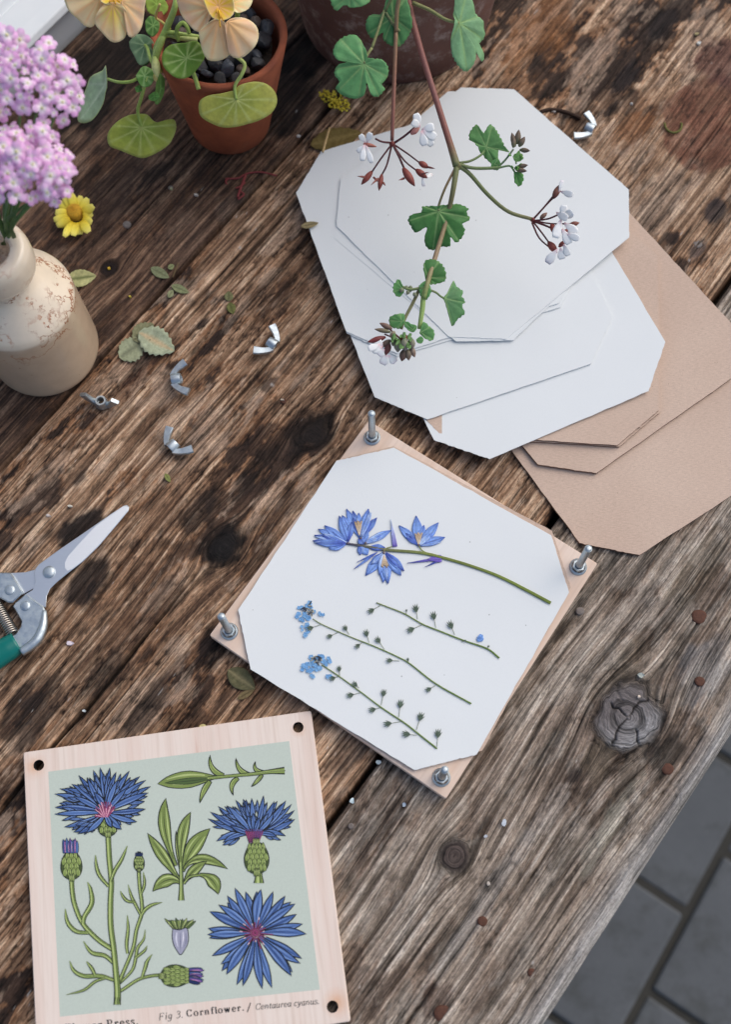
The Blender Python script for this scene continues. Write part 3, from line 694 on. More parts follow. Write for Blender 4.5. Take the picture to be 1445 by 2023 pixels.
def wingnut(px, py, axis, wing, lift, label):
    """axis: direction of the nut's thread axis (towards the wing tips); wing: direction of one wing; in photo degrees (0 right, 90 up), None = upright"""
    c = P(px, py, 0)
    def dirw(deg):
        q = P(px+60*math.cos(math.radians(deg)), py-60*math.sin(math.radians(deg)), 0)-c; return q/np.linalg.norm(q)
    if axis is None:
        x = dirw(wing); z = np.array([0, 0, 1.])
    else:
        z = dirw(axis); z = z+np.array([0, 0, lift]); z /= np.linalg.norm(z); x = dirw(wing)
    x = x-z*np.dot(x, z); x /= np.linalg.norm(x); y = np.cross(z, x)
    A = np.stack([x, y, z])
    allv = [v @ A for v, f in WN]; zmin = min(v[:, 2].min() for v in allv)
    off = c+np.array([0, 0, .0003-zmin])
    t = thing('wing_nut', label, 'wing nut', (c[0], c[1], 0), gn)
    for nm, v, (_, f) in zip(('threaded_hub', 'wing', 'wing'), allv, WN):
        o = mk(nm, v+off, f, M['zinc'], t)
        o.data.set_sharp_from_angle(angle=math.radians(35))
wingnut(203, 800, None, 168, 0, 'wing nut standing upright nearest the cream bottle')
wingnut(343, 757, 8, 98, .18, 'wing nut lying on its side just below the pale fallen leaves')
wingnut(338, 892, 42, 130, .12, 'lowest wing nut lying on its side above the snips')
wingnut(545, 690, 150, 60, .2, 'wing nut lying between the pale leaves and the white sheets')
wingnut(1170, 266, 158, 68, .10, 'wing nut beside the upper right edge of the white sheets')
if True:
    pass

# ------------------------------------------------------------------ garden snips
def sn(x, y): return (x*.27682, 960+y*.27682)
def plate(poly, z0, z1, bev=.0003, f=sn, smooth=1):
    p = np.array([f(*q) for q in poly], float)
    if smooth: 
        p = catmull(np.vstack([p, p[:1]]), 4)[:-1] if smooth > 1 else p
    c = p.mean(0)
    W0 = np.array([P(*q, z0) for q in p]); W1 = np.array([P(*q, z1-bev) for q in p])
    n = len(p); cen = W1.mean(0)
    # inset ring for a soft arris
    nx = np.roll(W1, -1, 0)-np.roll(W1, 1, 0); nrm = np.c_[-nx[:, 1], nx[:, 0]]; nrm /= np.linalg.norm(nrm, axis=1)[:, None]+1e-9
    area = np.sum(W1[:, 0]*np.roll(W1[:, 1], -1)-np.roll(W1[:, 0], -1)*W1[:, 1])
    nrm *= 1 if area > 0 else -1
    W2 = W1.copy(); W2[:, :2] += nrm*bev; W2[:, 2] = z1
    V = np.vstack([W0, W1, W2]); F = [tuple(range(n))[::-1], tuple(range(2*n, 3*n))]
    for r in (0, n):
        for i in range(n): j = (i+1) % n; F.append((r+i, r+j, r+n+j, r+n+i))
    if area < 0: F = [q[::-1] for q in F]
    return V, F
def disc(px, py, r, z0, z1, mat, parent, name, dome=.0004):
    s = SCALE(px, py, z1)*r
    V, F = lathe([(s, z0), (s, z1), (s*.9, z1+dome*.6), (s*.5, z1+dome), (.0001, z1+dome*1.05)], 24, P(px, py, z1)*np.array([1, 1, 0])); return mk(name, V, F, mat, parent)
snip = thing('garden_snips', 'steel garden snips with green grips lying at the left edge', 'snips', P(60, 1190, 0))
V, F = plate([(-90, 640), (0, 622), (85, 620), (180, 615), (245, 598), (400, 470), (560, 372), (700, 290), (730, 330), (480, 560), (330, 700), (235, 735), (170, 770), (100, 800), (-60, 800)], .0035, .0053); lowb = mk('blade', V, F, M['steel'], snip, False)
V, F = plate([(880, 142), (905, 135), (921, 150), (915, 178), (860, 245), (705, 428), (590, 540), (480, 625), (400, 690), (355, 735), (332, 785), (325, 868), (230, 830), (172, 778), (232, 742), (250, 690), (243, 620), (252, 590), (275, 560), (420, 455), (560, 360), (690, 270), (790, 200)], .0055, .0076); upb = mk('blade', V, F, M['steel'], snip, False)
# hollow-ground facet, falling towards the cutting edge
fp = [(876, 147), (900, 140), (915, 152), (909, 176), (855, 240), (700, 424), (585, 535), (512, 592), (478, 604), (462, 585), (462, 545), (485, 500), (560, 415), (680, 288), (790, 206)]
q = np.array([sn(*p) for p in fp]); V = []
for p in q:
    V.append(P(p[0], p[1], .0081))
V = np.array(V); ax = P(*sn(905, 140), 0)-P(*sn(480, 560), 0); ax /= np.linalg.norm(ax); pr = np.array([ax[1], -ax[0], 0])
d_ = V @ pr; V[:, 2] -= (d_-d_.min())*.035
low = V.copy(); low[:, 2] = .0072
V2, F2 = prism(low, V); mk('ground_bevel', V2, F2, M['steel_bright'], upb, False)
disc(*sn(347, 613), 12.4, .0074, .0084, M['zinc'], snip, 'pivot_screw', .0012)
def channel(poly, z0, z1, name, f=sn):
    V, F = plate(poly, z0, z1, .0009); return mk(name, V, F, M['zinc'], snip, True)
hp = channel([(-260, 760), (-120, 640), (0, 618), (72, 618), (92, 640), (162, 752), (150, 775), (92, 832), (55, 832), (-20, 790), (-120, 800), (-240, 900)], .0020, .0090, 'handle_plate'); hp.data.set_sharp_from_angle(angle=math.radians(40))
disc(*sn(67, 742), 10.2, .0090, .0094, M['zinc'], hp, 'rivet', .0006)
hp2 = channel([(90, 862), (108, 835), (185, 770), (245, 815), (310, 862), (320, 885), (318, 960), (306, 1020), (275, 1095), (225, 1145), (150, 1188), (70, 1140), (33, 1098), (112, 1055), (146, 1005), (152, 968), (128, 925)], .0020, .0096, 'handle_plate'); hp2.data.set_sharp_from_angle(angle=math.radians(40))
disc(*sn(178, 855), 10, .0096, .0100, M['zinc'], hp2, 'rivet', .0006)
# raised outer flange of the lower handle
fl = catmull([P(*sn(*p), .0090) for p in [(316, 890), (312, 970), (296, 1035), (262, 1100), (205, 1150), (152, 1184)]], 6)
V, F = tube(fl, [.0016, .0030, .0036, .0038, .0036, .0034], 10); mk('handle_flange', V, F, M['zinc'], hp2)
gr = catmull([P(*sn(*p), .0075) for p in [(122, 1118), (60, 1158), (-20, 1208), (-140, 1300), (-320, 1450)]], 6)
V, F = tube(gr, [.0082, .0092, .0096, .0095, .009], 16); V[:, 2] = .0075+(V[:, 2]-.0075)*.80; mk('grip', V, F, M['green'], snip)
gr = catmull([P(*sn(*p), .0075) for p in [(-170, 790), (-280, 860), (-420, 980), (-560, 1120)]], 6)
V, F = tube(gr, [.0082, .0092, .0092, .009], 16); mk('grip', V, F, M['green'], snip)
a0 = P(*sn(-60, 800), .0058); a1 = P(*sn(92, 1062), .0058); ax = a1-a0; LN = np.linalg.norm(ax); ax /= LN
s1 = np.array([ax[1], -ax[0], 0]); s2 = np.array([0, 0, 1.])
tt = np.linspace(0, 1, 380); an = tt*2*np.pi*19
hel = a0+ax*LN*tt[:, None]+.0043*(np.cos(an)[:, None]*s1+np.sin(an)[:, None]*s2)
V, F = tube(hel, .00062, 6); mk('spring', V, F, M['spring'], snip)

# ------------------------------------------------------------------ printed press board (front)
ZL = .0080
LX, LY, LA = -.1334, .0239, .1004
lm_ = ply('pale_plywood_lid', LA, (LX, LY, 0), (232, 216, 204), (224, 200, 186)); M['plyL'] = lm_.m
# rusty bloom beside three of the bolt holes
g_ = lm_.n('ShaderNodeNewGeometry'); base_in = lm_.b.inputs['Base Color'].links[0].from_socket; cur = base_in
for (px, py, r) in [(68, 1514, 11), (665, 1981, 12), (590, 1441, 7)]:
    c = P(px, py, ZL); dd = lm_.n('ShaderNodeVectorMath'); dd.operation = 'DISTANCE'; lm_.l(g_.outputs['Position'], dd.inputs[0]); dd.inputs[1].default_value = tuple(c)
    nz = lm_.noise(500, 3, .6, g_.outputs['Position']); mul = lm_.n('ShaderNodeMath'); mul.operation = 'MULTIPLY_ADD'; lm_.l(nz.outputs[0], mul.inputs[0]); mul.inputs[1].default_value = .003; lm_.l(dd.outputs['Value'], mul.inputs[2])
    rp = lm_.ramp(mul.outputs[0], [(0, .75), (.0095*r/11, 0)]); cur = lm_.mix(cur, srgb(214, 150, 92), rp.outputs[0])
lm_.base(cur)
lid = thing('printed_press_board', 'pale wooden press board printed with blue cornflowers on a sage panel', 'flower press', (LX, LY, 0))
V, F = board_mesh(LX, LY, LA, .0004, ZL, holes=True)
m = NT('shade_painted_hole_wall'); m.base((.012, .010, .009)); m.set(Roughness=.9); M['hole_shade'] = m.m  # near-black wall colour stands in for the shade inside the holes
bo = mk('board', V, F, [M['plyL'], M['hole_shade']], lid, False)
hc = [np.array([LX, LY])+np.array([sx*.0898*math.cos(LA)-sy*.0898*math.sin(LA), sx*.0898*math.sin(LA)+sy*.0898*math.cos(LA)]) for sx in (-1, 1) for sy in (-1, 1)]
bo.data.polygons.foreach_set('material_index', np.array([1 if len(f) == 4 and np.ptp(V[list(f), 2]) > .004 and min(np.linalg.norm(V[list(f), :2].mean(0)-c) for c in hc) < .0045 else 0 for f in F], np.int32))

# ------------------------------------------------------------------ pots and bottle
def upright(px, py): return P(px, py, 0)
m = NT('hole_shade_wood'); M['dummy'] = M['under']; bpy.data.materials.remove(m.m)
PC = P(455, 243, 0); PR0, PR1, PHt = .0335, .0515, .104
PT_ = math.radians(2.5)
pot = thing('terracotta_pot', 'small orange terracotta pot filled with dark pebbles, the nasturtium grows in it', 'plant pot', PC)
V, F = lathe([(.0001, .0), (PR0-.001, .0), (PR0, .0015), (lerp(PR0, PR1, .3), PHt*.3), (lerp(PR0, PR1, .7), PHt*.7), (PR1, PHt-.001), (PR1-.001, PHt), (PR1-.0035, PHt+.0003), (PR1-.0055, PHt-.001), (PR1-.0075, PHt*.8), (PR1-.010, PHt*.6), (.0001, PHt*.6)], 64, (0, 0, 0), .004); V = V @ np.array([[math.cos(PT_), 0, -math.sin(PT_)], [0, 1, 0], [math.sin(PT_), 0, math.cos(PT_)]])+PC; V[:, 2] -= V[:, 2].min(); mk('pot_body', V, F, M['terra'], pot)
V, F = lathe([(PR1-.0078, PHt-.016), (.02, PHt-.013), (.0001, PHt-.012)], 32, PC); mk('soil', V, F, M['soil'], pot)
pcol = [srgb(44, 45, 50), srgb(60, 62, 68), srgb(34, 34, 38), srgb(88, 72, 62), srgb(72, 76, 84), srgb(40, 39, 42), srgb(52, 52, 54)]
k = 0
PC2 = PC+np.array([math.sin(PT_)*PHt, 0, 0])
for i in range(46):
    a = i*2.39996; r = (PR1-.0130)*math.sqrt((i+.5)/46)
    sz = random.uniform(.0048, .0094)
    c = PC2+np.array([r*math.cos(a), r*math.sin(a), PHt-.0095+random.uniform(-.001, .004)])
    V, F = blob(c, sz, 300+i, 3, .05, (1, random.uniform(.6, .9), random.uniform(.5, .8)))
    o = solo('pebble', V, F, M['stone'], 'dark grey pebble on the soil inside the small terracotta pot', 'pebble', 'pebbles topping the small terracotta pot', col=pcol[random.randrange(7)], smooth=False)
BPC = P(782, 18, 0); BR0 = .082
bigpot = thing('large_terracotta_pot', 'large dark weathered terracotta pot at the top edge, the geranium hangs from it', 'plant pot', BPC)
V, F = lathe([(.0001, 0), (BR0-.004, 0), (BR0-.001, .002), (BR0, .006), (BR0*1.10, .07), (BR0*1.20, .145), (BR0*1.27, .147), (BR0*1.29, .185), (BR0*1.27, .188), (BR0*1.20, .187), (BR0*1.16, .165), (.0001, .165)], 96, BPC, .004); mk('pot_body', V, F, M['oldterra'], bigpot)
V, F = lathe([(BR0*1.165, .168), (.05, .172), (.0001, .173)], 48, BPC); mk('soil', V, F, M['soil'], bigpot)

# cream stoneware bottle
m = NT('stoneware_glaze'); a = m.n('ShaderNodeAttribute'); a.attribute_name = 'Col'; co = m.coord()
n1 = m.noise(60, 5, .6, co); c = m.mix(a.outputs['Color'], m.ramp(n1.outputs[0], [(.3, .93), (.7, 1.06)]).outputs[0], 1, 'MULTIPLY')
dark = m.ramp(m.noise(420, 2, .5, co).outputs[0], [(.70, 0), (.76, .8)]); zone = m.ramp(m.noise(32, 3, .6, co).outputs[0], [(.52, 0), (.66, 1)])
mm = m.n('ShaderNodeMath'); mm.operation = 'MULTIPLY'; m.l(dark.outputs[0], mm.inputs[0]); m.l(zone.outputs[0], mm.inputs[1])
c = m.mix(c, srgb(120, 78, 50), mm.outputs[0])
for (sc_, wd_, zs_, colr_) in ((26, .026, 24, (178, 100, 44)), (58, .026, 30, (150, 84, 40))):
    nn_ = m.noise(sc_, 5, .62, co); ab = m.n('ShaderNodeMath'); ab.operation = 'SUBTRACT'; m.l(nn_.outputs[0], ab.inputs[0]); ab.inputs[1].default_value = .5
    a2 = m.n('ShaderNodeMath'); a2.operation = 'ABSOLUTE'; m.l(ab.outputs[0], a2.inputs[0]); lr = m.ramp(a2.outputs[0], [(0, 1), (wd_, 0)])
    zn = m.ramp(m.noise(zs_, 2, .5, co).outputs[0], [(.48, 0), (.56, 1)]); ml = m.n('ShaderNodeMath'); ml.operation = 'MULTIPLY'; m.l(lr.outputs[0], ml.inputs[0]); m.l(zn.outputs[0], ml.inputs[1])
    sx = m.n('ShaderNodeSeparateXYZ'); m.l(co, sx.inputs[0]); zr_ = m.ramp(sx.outputs[2], [(.055, 0), (.075, 1), (.112, 1), (.122, .3)])
    m2 = m.n('ShaderNodeMath'); m2.operation = 'MULTIPLY'; m.l(ml.outputs[0], m2.inputs[0]); m.l(zr_.outputs[0], m2.inputs[1])
    c = m.mix(c, srgb(*colr_), m2.outputs[0])
m.base(c); m.set(Roughness=.24); m.b.inputs['Coat Weight'].default_value = .35; m.b.inputs['Coat Roughness'].default_value = .12
m.bump(m.noise(55, 3, .5, co).outputs[0], .08, .002); M['glaze'] = m.m
BC = P(92, 692, 0); BRr = .0420; BH = 1.0
bottle = thing('stoneware_bottle', 'cream stoneware bottle with brown crazing and lower half tan and painted darker for shade, holding pink flowers', 'bottle', BC)
bp = [(.0001, .0), (BRr-.006, .0), (BRr-.0028, .0006), (BRr-.0012, .0022), (BRr-.0004, .005), (BRr, .010), (BRr, .035), (BRr, .060), (BRr, .0785), (BRr*.985, .0825), (BRr*.945, .0858), (BRr*.85, .0908), (BRr*.70, .0985), (BRr*.57, .1050), (BRr*.505, .1095), (BRr*.485, .1135), (BRr*.51, .1175), (BRr*.60, .1205), (BRr*.645, .1255), (BRr*.65, .1380), (BRr*.61, .1440), (BRr*.54, .1465), (BRr*.42, .146), (BRr*.34, .142), (BRr*.33, .120), (.0001, .118)]
prof = catmull(np.array(bp)*np.array([1, BH]), 3)
V, F = lathe(prof, 96, BC, .003)
zz = V[:, 2]; an = np.arctan2(V[:, 1]-BC[1], V[:, 0]-BC[0])
line = .0795+.0008*np.sin(an*2+.6)+.0004*np.sin(an*9)
k = sstep(-.0012, .0012, zz-line)[:, None]
colr = srgb(200, 176, 150)*(1-k)+srgb(230, 214, 192)*k  # body slightly tan, with shade below the shoulder painted into it
mk('bottle_body', V, F, M['glaze'], bottle, col=colr)
# ------------------------------------------------------------------ leaves, petals, stems
VIEW = lambda p: (CPOS-np.asarray(p))/np.linalg.norm(CPOS-np.asarray(p))
def c1(x, y): return (x*.41522, y*.41522)                       # study windows of the photograph
def c2(x, y): return (540+x*.48443, y*.48443)
def c3(x, y): return (640+x*.41522, 220+y*.41522)
def facing(px, py, z, lean=(0, 0)):
    """unit normal of a leaf at that place: between straight up and towards the viewer, leaning by (right, up)"""
    n = VIEW(P(px, py, z))*.8+np.array([0, 0, .35])+RC[:, 0]*lean[0]+RC[:, 1]*lean[1]
    return n/np.linalg.norm(n)
def traced(name, parent, outline, centre, z, cols, mat='leaf', f=None, lean=(0, 0), dish=.0, vein=7, veinw=.05, veincol=None, wav=.03, rings=(0, .16, .36, .56, .74, .89, 1.0), sub=3, seed=0, nz=.0, edge=None, pleat=0.0, smooth_out=True, sector=False, thick=0, serr=0, serp=9.0):
    """a leaf or petal with its own outline, bowed and veined, lying in a leaning plane at height z"""
    q = np.array([f(*p) if f else p for p in outline], float); c = np.array(f(*centre) if f else centre, float)
    n = facing(c[0], c[1], z, lean); C = P(c[0], c[1], z)
    qq = np.vstack([q, q[:1]]) if not sector else q
    if smooth_out: qq = catmull(qq, sub)
    else:
        qq = np.vstack([qq[i]+(qq[i+1]-qq[i])*t for i in range(len(qq)-1) for t in np.linspace(0, 1, sub, endpoint=False)]+[qq[-1]])
    if not sector: qq = qq[:-1]
    if serr:
        cc_ = qq.mean(0); ph_ = np.cumsum(np.r_[0, np.linalg.norm(np.diff(qq, axis=0), axis=1)])
        qq = qq+(qq-cc_)/np.linalg.norm(qq-cc_, axis=1)[:, None]*(serr*(np.abs(np.sin(ph_*math.pi/serp))-.5)*(np.linalg.norm(qq-c, axis=1) > 12))[:, None]
    W = np.array([Ppl(a, b, C, n) for a, b in qq]); m = len(W)
    rg = np.random.default_rng(seed+int(c[0]*7+c[1]))
    D = W-C; R = np.linalg.norm(D, axis=1).max()
    e1 = RC[:, 0]-n*np.dot(RC[:, 0], n); e1 /= np.linalg.norm(e1); e2 = np.cross(n, e1)
    th = np.arctan2(D @ e2, D @ e1); rad = np.linalg.norm(D, axis=1)/R
    ph = rg.uniform(0, 6.28, 4)
    V, K, RR = [], [], []
    if vein: 
        # main veins aim at the outermost points of the outline
        va = []
        order = np.argsort(-rad)
        for i in order:
            if all(abs(np.angle(np.exp(1j*(th[i]-b)))) > 4.2/vein for b in va): va.append(th[i])
            if len(va) >= vein: break
        va = np.array(va)
        dv = np.abs(np.angle(np.exp(1j*(th[:, None]-va[None])))).min(1)
    else: dv = np.full(m, 9.0)
    for k in rings:
        hgt = dish*R*(k*rad)**2+wav*R*k*k*(np.sin(3*th+ph[0])+.6*np.sin(5*th+ph[1]))+nz*R*k*np.sin(11*th+ph[2])
        if pleat: hgt = hgt-pleat*R*k*np.exp(-(dv/.12)**2)*(1-.4*k)
        V.append(C+D*k+n*hgt[:, None]); RR.append(np.full(m, k))
        wv = np.exp(-((dv*np.maximum(k*rad, .02))/(veinw*(1.15-.7*k)))**2)*(1-.35*k) if vein else np.zeros(m)
        K.append(np.maximum(wv, .85*math.exp(-(k/.10)**2) if vein else 0))
    V = np.vstack(V); K = np.concatenate(K); RR = np.concatenate(RR)
    a, b = np.asarray(cols[0]), np.asarray(cols[1]); t = sstep(0, 1, RR)[:, None]
    nn = .78+.44*fbm(V[:, 0]*160+seed, V[:, 1]*160, seed+3, 3)[:, None]
    col = (a*(1-t)+b*t)*nn
    vc = np.asarray(veincol) if veincol is not None else a*1.9+.03
    col = col*(1-K[:, None])+vc*K[:, None]
    if edge is not None:
        k = sstep(.90, 1.0, RR)[:, None]*.8; col = col*(1-k)+np.asarray(edge)*k
    F = []
    mm = m if not sector else m-1
    for r in range(len(rings)-1):
        for i in range(mm):
            j = (i+1) % m; F.append((r*m+i, r*m+j, (r+1)*m+j, (r+1)*m+i))
    o = mk(name, V, F, M[mat], parent, col=np.clip(col, 0, .95))
    s = o.modifiers.new('thickness', 'SOLIDIFY'); s.thickness = .00035; s.offset = 0
    return o
def stem(name, parent, pts, rpx, cols, mat='stem', n=8, sm=5):
    W = catmull(np.array([P(*p) for p in pts]), sm) if len(pts) > 2 else np.array([P(*p) for p in pts])
    s = SCALE(*pts[len(pts)//2]); rr = [r*s for r in (rpx if hasattr(rpx, '__len__') else [rpx, rpx])]
    V, F = tube(W, rr, n); k = np.repeat(np.linspace(0, 1, len(W)), n)
    stops = np.linspace(0, 1, len(cols)); cc = np.stack([np.interp(k, stops, [c[i] for c in cols]) for i in range(3)], 1)
    return mk(name, V, F, M[mat], parent, col=cc)
def blade_vf(p0, p1, w, prof, bow=0.0, dish=0.0, nseg=6, m=5, nrm=None, tipbend=0):
    p0 = np.asarray(p0, float); p1 = np.asarray(p1, float); ax = p1-p0; L = np.linalg.norm(ax)
    n = VIEW((p0+p1)/2) if nrm is None else np.asarray(nrm, float)
    s = np.cross(n, ax); s /= np.linalg.norm(s)+1e-12; n = np.cross(ax, s); n /= np.linalg.norm(n)+1e-12
    t = np.linspace(0, 1, nseg+1); ww = np.interp(t, np.linspace(0, 1, len(prof)), prof)*w
    V = []; T = []; X = []
    for i, a in enumerate(t):
        for k in np.linspace(-1, 1, m):
            V.append(p0+ax*a+s*k*ww[i]+n*(bow*L*math.sin(math.pi*a)+dish*ww[i]*k*k+tipbend*L*a*a)); T.append(a); X.append(k)
    F = [(i*m+k, i*m+k+1, (i+1)*m+k+1, (i+1)*m+k) for i in range(nseg) for k in range(m-1)]
    return np.array(V), F, np.array(T), np.array(X)
def blade(name, parent, p0, p1, wpx, prof, cols, mat='petal', mid=None, z=None, **kw):
    a, b = P(*p0), P(*p1); s = SCALE(*p1)
    V, F, T, X = blade_vf(a, b, wpx*s, prof, **kw)
    stops = np.linspace(0, 1, len(cols)); cc = np.stack([np.interp(T, stops, [c[i] for c in cols]) for i in range(3)], 1)
    if mid is not None:
        k = np.exp(-(X/.28)**2)[:, None]*.8; cc = cc*(1-k)+np.asarray(mid)*k
    o = mk(name, V, F, M[mat], parent, col=cc)
    sm_ = o.modifiers.new('thickness', 'SOLIDIFY'); sm_.thickness = .0003; sm_.offset = 0
    return o
def spindle(name, parent, p0, p1, wpx, cols, mat='stem', n=8):
    """bud: a tapered, pointed body"""
    a, b = P(*p0), P(*p1); t = np.linspace(0, 1, 9); s = SCALE(*p1)
    rr = np.interp(t, [0, .2, .45, .7, .9, 1], [.35, .8, 1, .8, .35, .06])*wpx*s
    V, F = tube(a+(b-a)*t[:, None], rr, n); k = np.repeat(t, n); stops = np.linspace(0, 1, len(cols))
    return mk(name, V, F, M[mat], parent, col=np.stack([np.interp(k, stops, [c[i] for c in cols]) for i in range(3)], 1))

# ------------------------------------------------------------------ nasturtium in the small pot
NG = srgb(120, 150, 62); NGd = srgb(70, 122, 48); NY = srgb(200, 200, 96); NYg = srgb(156, 170, 70); PALE = srgb(176, 200, 160); STG = srgb(160, 186, 96)
nast = thing('nasturtium_plant', 'nasturtium with peach flowers and round leaves growing in the small terracotta pot', 'plant', PC+np.array([0, 0, PHt-.014]))
zr = PHt
traced('leaf', nast, [(1115,430),(1140,405),(1210,388),(1270,400),(1310,440),(1318,490),(1290,540),(1230,575),(1180,590),(1120,605),(1060,607),(1010,590),(960,560),(945,525),(950,480),(990,455),(1050,445)], (1125, 474), .100, (NYg, NY), f=c1, vein=9, veinw=.022, veincol=srgb(206, 214, 130), edge=srgb(196, 200, 110), dish=-.10, lean=(0, -.25))
traced('leaf', nast, [(660,540),(700,545),(730,575),(760,582),(800,568),(828,570),(838,605),(825,650),(800,690),(740,730),(680,752),(630,740),(570,715),(520,695),(508,650),(525,610),(560,575),(610,548)], (672, 607), .070, (srgb(136,160,62), srgb(178,188,80)), f=c1, vein=9, veinw=.022, veincol=srgb(196, 206, 118), edge=srgb(186, 196, 110), dish=-.12, lean=(0, -.2))
traced('leaf', nast, [(880,205),(935,195),(965,230),(975,270),(960,300),(930,340),(890,370),(840,372),(800,345),(775,310),(772,260),(800,220),(840,207)], (887, 278), .128, (srgb(96,140,46), srgb(110,146,52)), f=c1, vein=9, veinw=.022, veincol=srgb(176, 200, 120), edge=srgb(130,164,70), dish=.06)
traced('leaf', nast, [(505,312),(512,390),(500,470),(470,540),(440,580),(400,588),(385,560),(390,490),(415,420),(440,370),(480,335)], (500, 400), .095, (srgb(166,190,156), PALE), f=c1, vein=5, veinw=.03, veincol=srgb(204, 220, 190), edge=srgb(190,206,140), dish=.12, lean=(-.9, 0))
traced('leaf', nast, [(615,200),(650,165),(700,170),(735,210),(735,260),(700,300),(665,310),(640,270),(618,230)], (690, 215), .105, (srgb(98,136,96), srgb(128,160,120)), f=c1, vein=7, veinw=.03, veincol=srgb(170, 196, 150), lean=(-.5, .1))
traced('leaf', nast, [(690,100),(715,75),(755,100),(755,145),(725,175),(695,150)], (728, 122), .122, (srgb(70,118,52), srgb(92,140,66)), f=c1, vein=7, veinw=.04, veincol=srgb(150,190,110))
traced('leaf', nast, [(645,360),(680,315),(720,330),(735,370),(710,410),(670,410)], (686, 362), .112, (srgb(80,134,54), srgb(104,152,70)), f=c1, vein=7, veinw=.04, veincol=srgb(170,204,130))
traced('leaf', nast, [(760,345),(782,380),(780,440),(755,495),(735,480),(742,400)], (764, 420), .098, (srgb(72,112,46), srgb(96,136,60)), f=c1, vein=3, veinw=.04, lean=(.8, 0))
traced('leaf', nast, [(640,415),(665,405),(675,430),(650,440)], (658, 422), .105, (srgb(80,130,54), srgb(92,140,60)), f=c1, vein=3, veinw=.06)
traced('leaf', nast, [(705,455),(740,435),(760,460),(735,480),(710,475)], (733, 458), .098, (srgb(78,128,52), srgb(96,146,64)), f=c1, vein=5, veinw=.05)
traced('leaf', nast, [(665,255),(700,235),(712,290),(690,312),(668,300)], (690, 270), .100, (srgb(58,98,46), srgb(74,118,56)), f=c1, vein=5, veinw=.04)
traced('leaf', nast, [(690,-20),(760,-20),(800,30),(780,70),(740,75),(700,50)], (745, 20), .11, (srgb(130,156,60), srgb(160,182,76)), f=c1, vein=7, veinw=.03)
def S1(x, y, z): return (*c1(x, y), z)
for pts, r, cols in [
    ([S1(770, 330, .088), S1(735, 300, .11), S1(765, 200, .125), S1(790, 140, .13), S1(830, 40, .15), S1(840, -40, .155)], [7, 7, 6.5, 5], [STG, srgb(176, 198, 110), STG]),
    ([S1(735, 290, .11), S1(745, 220, .12), S1(785, 150, .13), S1(800, 100, .13)], [5.5, 6, 5], [srgb(150, 180, 90), STG]),
    ([S1(512, 376, .095), S1(560, 390, .105), S1(610, 390, .108), S1(645, 378, .110), S1(700, 345, .11)], [2.8, 3.2, 3.6], [STG, srgb(146, 170, 80)]),
    ([S1(672, 600, .070), S1(655, 530, .082), S1(670, 470, .095), S1(690, 400, .108), S1(720, 330, .112)], [3, 3.6, 3.8], [STG, srgb(160, 184, 96)]),
    ([S1(1125, 474, .100), S1(1118, 410, .106), S1(1150, 355, .112), S1(1165, 310, .116), S1(1140, 280, .118), S1(1060, 230, .118), S1(960, 180, .122), S1(880, 165, .125), S1(790, 150, .13)], [3, 3.6, 3.8, 4, 4.6], [STG, srgb(186, 200, 120), STG]),
    ([S1(945, 425, .106), S1(930, 375, .110), S1(905, 310, .118)], [4.5, 4.2], [srgb(170, 188, 100), STG]),
    ([S1(850, 195, .125), S1(840, 160, .13), S1(845, 130, .134), S1(870, 108, .136), S1(890, 130, .134), S1(900, 160, .13)], [4, 4.2, 4], [srgb(140, 168, 84), STG]),
    ([S1(760, 190, .122), S1(800, 165, .126), S1(860, 180, .124), S1(940, 190, .122)], [5, 5.5, 5], [srgb(170, 190, 100), srgb(190, 200, 130)]),
    ([S1(740, 330, .11), S1(715, 280, .112), S1(700, 230, .108), S1(690, 215, .105)], [3.2, 3], [STG, STG]),
    ([S1(1115, -20, .155), S1(1130, 60, .14), S1(1120, 110, .125), S1(1110, 150, .105)], [5, 5], [srgb(150, 176, 90), srgb(120, 150, 70)]),
    ([S1(760, 20, .15), S1(740, 80, .135), S1(770, 105, .132), S1(810, 140, .13)], [2.6, 2.6], [srgb(200, 180, 110), srgb(180, 170, 90)])]:
    stem('stem', nast, pts, r, cols)
spindle('bud', nast, S1(735, 270, .125), S1(748, 372, .118), 9, [srgb(150, 170, 90), srgb(206, 206, 140), srgb(196, 200, 130)])
spindle('bud', nast, S1(735, 350, .112), S1(742, 390, .11), 5, [srgb(170, 180, 90), srgb(206, 180, 120)])
PK = srgb(255, 222, 174); PK2 = srgb(255, 208, 170); YL = srgb(250, 214, 70); CR = srgb(255, 234, 184)
def peach(label, zc, cen, petals):
    fl = mk('flower', *lathe([(.0022, 0), (.0026, .004), (.0012, .008), (.0001, .008)], 10, P(*c1(*cen), zc-.006)), M['petal'], nast, col=YL); fl['label'] = label
    for i, (ol, base, lean, dish, cols) in enumerate(petals):
        traced('petal', fl, ol, base, zc+(.001*i), cols, 'white_petal', c1, lean=lean, dish=dish, vein=11, veinw=.016, veincol=srgb(253, 196, 138), wav=.06, nz=.03, seed=i*13+5, rings=(0, .2, .4, .6, .8, .93, 1), edge=CR)
    return fl
